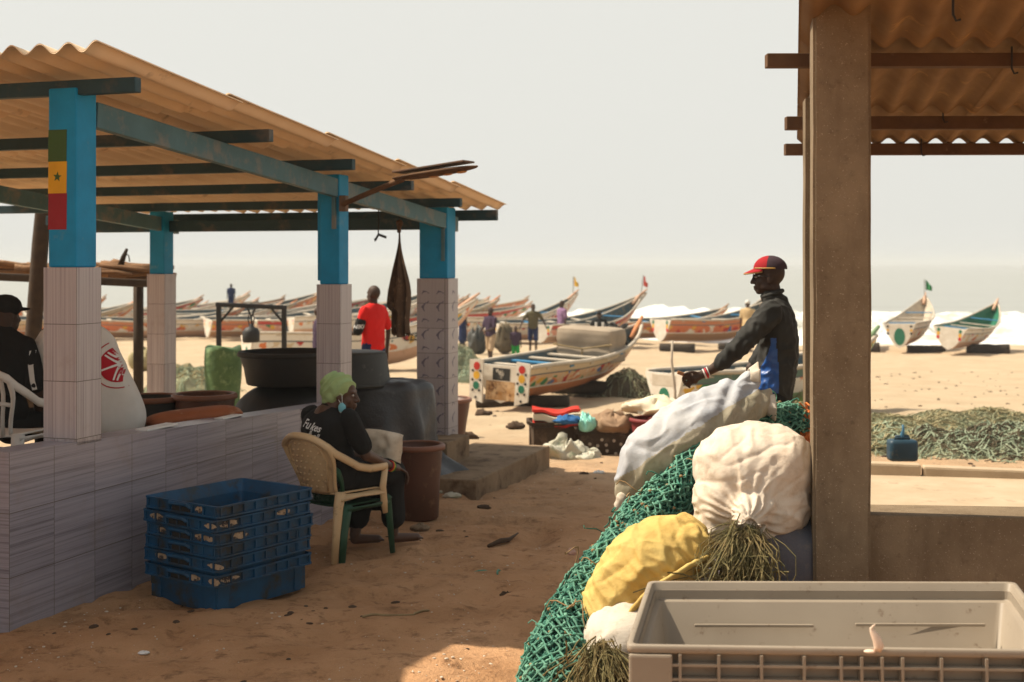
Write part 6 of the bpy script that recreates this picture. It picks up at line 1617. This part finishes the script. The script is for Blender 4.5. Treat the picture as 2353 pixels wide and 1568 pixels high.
# jerrycan
M_jerry = pm('blue_jerrycan', (.012, .05, .085), (.01, .035, .055), 5, .5, .4, .2, 40, .003, (.09, .08, .05), 8, .58, .7)
c = at(2073, 1058, 11.95); jt = thing('jerrycan', 'dark blue jerrycan with upright spout standing beyond the kerb', 'jerrycan', c)
m = MB(); m.box(c+Z*.095, (.265, .16, .20), bev=.035); m.build('can_body', M_jerry, jt, True); m = MB(); m.box(c+V((-.0, 0, .21)), (.13, .05, .02), bev=.008); m.tube([c+V((-.07, 0, .18)), c+V((-.06, 0, .225)), c+V((.06, 0, .225)), c+V((.07, 0, .18))], .012, 6); m.build('handle', M_jerry, jt, True); m = MB(); m.tube([c+V((.0, 0, .19)), c+V((.0, 0, .24)), c+V((.012, 0, .285)), c+V((.006, 0, .33))], [.022, .02, .013, .010], 8); m.build('spout', pm('blue_spout', (.05, .16, .26), None, 9, .5), jt, True)
# ---------- heaps of old nets ----------
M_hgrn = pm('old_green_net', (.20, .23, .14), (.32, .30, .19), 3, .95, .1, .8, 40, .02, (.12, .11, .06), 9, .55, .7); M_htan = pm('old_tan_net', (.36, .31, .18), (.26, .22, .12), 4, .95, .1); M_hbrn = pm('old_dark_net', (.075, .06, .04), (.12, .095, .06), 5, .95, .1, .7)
M_hteal = pm('old_teal_net', (.24, .30, .21), (.32, .35, .24), 4, .95, .1)
def heap_(label, c, rx, ry, h, seed, nst=220, mats=(None, None, None), name='net_heap', th=.0065, r0=None):
    c = V(c); m = MB(); rr = random.Random(seed)
    mats = [a or b for a, b in zip(mats, (M_hgrn, M_hgrn, M_htan))]
    def top(x, y):
        k = max(0, 1-(x/rx)**2-(y/ry)**2)**.6; return h*k*(.78+.5*nz(x*1.8+seed, y*1.8)+.28*nz(x*5, y*5, seed))
    def fn(u, v):
        a_ = 2*PI*u; x, y = math.cos(a_)*rx*(1-v), math.sin(a_)*ry*(1-v); xx, yy = c.x+x, c.y+y
        return V((xx, yy, gz(xx, yy)-.04+max(0, top(x, y))))
    m.grid(fn, 50, 20, closed_u=True)
    t = thing(name, label, 'net', c, 0, 'heaps of old fishing net'); m.build('net_mass', mats[0], t, True)
    for w_ in (1, 2):
        m = MB()
        for k in range(nst):
            a_ = rr.uniform(0, 2*PI); q_ = math.sqrt(rr.random()); x, y = math.cos(a_)*rx*q_*.97, math.sin(a_)*ry*q_*.97; d = rr.uniform(0, 2*PI); pts = []
            for i in range(7):
                x += math.cos(d)*.09*(rx/1.2)**.5; y += math.sin(d)*.07; d += rr.gauss(0, .7)
                xx, yy = c.x+x, c.y+y; pts.append(V((xx, yy, gz(xx, yy)-.02+max(0, top(x, y))+rr.uniform(0, .07))))
            m.tube(pts, th*rr.uniform(.6, 1.5), 4, caps=False)
        m.build('net_strands', mats[w_], t)
    return t
heap_('low heap of olive and tan net across the right background beyond the jerrycan', gp2(2085, 15.6), 1.0, .75, .27, 1, 340, (None, M_hteal, M_htan))
heap_('heap of pale green and brown net nearest the right edge', gp2(2290, 15.2), 1.2, .85, .33, 2, 420, (M_hgrn, M_hteal, M_hbrn))
heap_('flat olive net spread behind the other heaps at right', gp2(2230, 18.0), 2.2, .8, .26, 3, 300)
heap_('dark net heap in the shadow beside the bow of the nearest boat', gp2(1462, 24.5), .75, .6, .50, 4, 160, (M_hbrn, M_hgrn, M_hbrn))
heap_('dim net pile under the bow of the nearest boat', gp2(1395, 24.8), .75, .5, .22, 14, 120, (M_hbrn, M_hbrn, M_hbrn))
heap_('green net heap behind the man in the black jacket', gp2(1835, 15.0), .55, .6, .58, 5, 220, (M_hgrn, M_hgrn, M_htan)); heap_('bright green net heap further behind the man in the black jacket', gp2(1838, 20.5), .55, .6, .75, 15, 160, (pm('fresh_green_net', (.26, .34, .09), (.20, .26, .08), 4, .95, .1, .6, 40, .02), M_hgrn, M_htan))
heap_('pale teal net heap just right of the fish tiled pillar', gp2(1062, 30), .6, .6, .75, 6, 140, (M_hteal, M_hteal, M_hgrn))
heap_('teal and straw net on the sand right of the back left pillar', gp2(432, 26), .9, .6, .55, 7, 140, (M_hgrn, M_hteal, M_htan))
heap_('orange and brown net strip on the pale sand beside the flower painted boat', gp2(1540, 27), 1.2, .4, .22, 8, 110, (M_htan, pm('orange_net', (.52, .26, .13), None, 8, .9), M_htan))
crumple('rope_coil', 'round straw coloured bundle on the sand left of the back left pillar', 'bundle', gp2(326, 34), (.32, .25, .5), M_htan, 4)
# ---------- litter and debris ----------
M_white2 = pm('shell_white', (.60, .52, .42), (.45, .36, .26), 30, .8); M_scrapdk = pm('dark_clod', (.075, .045, .026), (.05, .03, .018), 12, .95)
rr_ = random.Random(21); m = MB()
for k in range(2600):
    Y_ = 5.7+rr_.random()**1.3*8.5; px_ = rr_.uniform(-20, 1500); p_ = gpos(px_, Y_)
    if nz(p_.x*1.6, p_.y*1.6, 50) < .06: continue
    s_ = rr_.choice((.002, .0025, .003, .004, .007)); m.ell(p_+Z*s_*.2, (s_*rr_.uniform(.7, 1.8), s_*rr_.uniform(.7, 1.5), s_*.6), Matrix.Rotation(rr_.uniform(0, 3), 3, 'Z'), 6, 4)
o = m.build('shell_grit', M_white2); tag(o, 'bits of shell and grit strewn over the brown dirt', 'grit', kind='stuff')
m = MB()
for k in range(520):
    Y_ = 5.7+rr_.random()**1.2*10; px_ = rr_.uniform(-20, 1500); p_ = gpos(px_, Y_)
    if nz(p_.x*1.3, p_.y*1.3, 60) < .15: continue
    s_ = rr_.choice((.004, .006, .008, .012, .02)); m.ell(p_+Z*s_*.05, (s_*rr_.uniform(.8, 2.2), s_*rr_.uniform(.7, 1.3), s_*.5), Matrix.Rotation(rr_.uniform(0, 3), 3, 'Z'), 7, 5)
o = m.build('dirt_crumbs', M_scrapdk); tag(o, 'dark crumbs and clods scattered over the brown dirt', 'clods', kind='stuff')
m = MB()
for k in range(260):
    Y_ = 12+rr_.random()*22; px_ = rr_.uniform(1050, 2400) if k % 2 else rr_.uniform(1900, 2400); p_ = gpos(px_, Y_); s_ = rr_.uniform(.012, .035)
    m.ell(p_+Z*s_*.05, (s_*rr_.uniform(.8, 2.), s_, s_*.5), Matrix.Rotation(rr_.uniform(0, 3), 3, 'Z'), 7, 5)
o = m.build('beach_debris', M_scrapdk); tag(o, 'dark debris dotted over the pale beach', 'debris', kind='stuff')
def clod(label, px, py, size, mat_, name='clod', cat='clod', seed=1):
    p_ = gp(px, py); return crumple(name, label, cat, p_-Z*.01, size, mat_, seed, 18, .5)
M_pink = pm('pink_stone', (.62, .40, .32), (.5, .3, .24), 20, .8)
clod('small pink stone alone on the brown dirt', 1314, 1268, (.030, .03, .045), M_pink, 'stone', 'stone')
m = MB(); m.tube([gp(1122, 1254)+Z*.015, gp(1150, 1246)+Z*.03, gp(1170, 1240)+Z*.02, gp(1190, 1228)+Z*.025], [.012, .02, .016, .006], 6); o = m.build('twig', M_scrapdk, smooth=True); tag(o, 'crooked dark twig lying on the brown dirt', 'twig')
for k, (px, py, sx, lab) in enumerate(((1112, 1170, .06, 'dark clod right of the step slab'), (1196, 1078, .09, 'dark lump at the edge of the roof shadow near the step slab'), (1130, 1072, .08, 'dark rag at the foot of the step slab'), (1342, 1090, .05, 'dark spiky scrap at the edge of the roof shadow'), (1166, 1358, .05, 'dark scrap on the dirt below the middle of the photo'))):
    clod(lab, px, py, (sx, sx*.6, sx*.55), M_scrapdk, 'clod', 'clod', k)
clod('pale plastic scrap at the edge of the roof shadow', 1376, 1086, (.06, .03, .03), M_whiteprint, 'plastic_scrap', 'scrap', 3)
for k, (px, py, sx, lab) in enumerate(((1010, 1140, .10, 'white and black rag beside the tall brown bucket'), (1040, 1148, .08, 'pale flat scrap right of the tall brown bucket'))): clod(lab, px, py, (sx, .05, .05), M_crum, 'rag', 'rag', k+4)
clod('broken concrete lump in front of the tall brown bucket', 965, 1215, (.07, .05, .05), M_concrete, 'stone', 'stone', 6)
clod('black charred log lying on the step slab', 1062, 1008, (.22, .06, .10), M_scrapdk, 'charred_log', 'log', 8)
clod('flattened white scrap on the brown dirt by the tiled wall', 330, 1490, (.03, .02, .015), M_whiteprint, 'plastic_scrap', 'scrap', 5)
for k, (px, py, lab) in enumerate(((1110, 955, 'dark rag below the stern of the nearest boat'), (1185, 990, 'black scrap on the sand before the nearest boat'), (1490, 938, 'dark lump on the sand left of the maroon basket'))): clod(lab, px, py, (.14, .09, .09), M_scrapdk, 'rag', 'rag', k+11)

def rope_end(label, px, py, L, mat_, seed):
    r_ = random.Random(seed); c = gp(px, py); a_ = r_.uniform(0, 6); pts = []
    for i in range(14):
        c = c+V((math.cos(a_), math.sin(a_), 0))*L/13; a_ += r_.gauss(0, .45); pts.append(V((c.x, c.y, gz(c.x, c.y)+.006)))
    m = MB(); m.tube(pts, .007, 6); o = m.build('rope_end', mat_, smooth=True); tag(o, label, 'rope')
rope_end('short tan rope end lying on the dirt right of the blue crates', 830, 1420, .45, M_rope, 3)
rope_end('teal rope end lying near the foot of the green net', 1140, 1330, .5, M_netlite, 8)
rope_end('tan rope end on the sunlit ground before the crumpled white sack', 1215, 1062, .7, M_rope, 5)
crumple('engine_bundle', 'grey covered outboard engine standing on the sand left of the man in beige shorts', 'engine', gpos(1096, 44), (.30, .28, .75), M_greytub, 7)
crumple('cargo_bundle', 'brown wrapped bundle standing right of the man in beige shorts', 'bundle', gpos(1160, 44), (.34, .30, .75), M_hbrn, 9)
# ---------- sea air ----------
hz_ = MB(); hz_.box((0, 2400, 4), (8000, 5000, 14))
hm = bpy.data.materials.new('haze_air'); hm.use_nodes = True; hn = hm.node_tree; hn.nodes.remove(hn.nodes['Principled BSDF'])
pv = hn.nodes.new('ShaderNodeVolumePrincipled'); pv.inputs['Color'].default_value = (.90, .93, .92, 1); pv.inputs['Density'].default_value = .0007
hn.links.new(pv.outputs[0], hn.nodes['Material Output'].inputs['Volume'])
o = hz_.build('haze', hm); tag(o, 'pale sea haze over the beach and water', 'haze', kind='stuff')
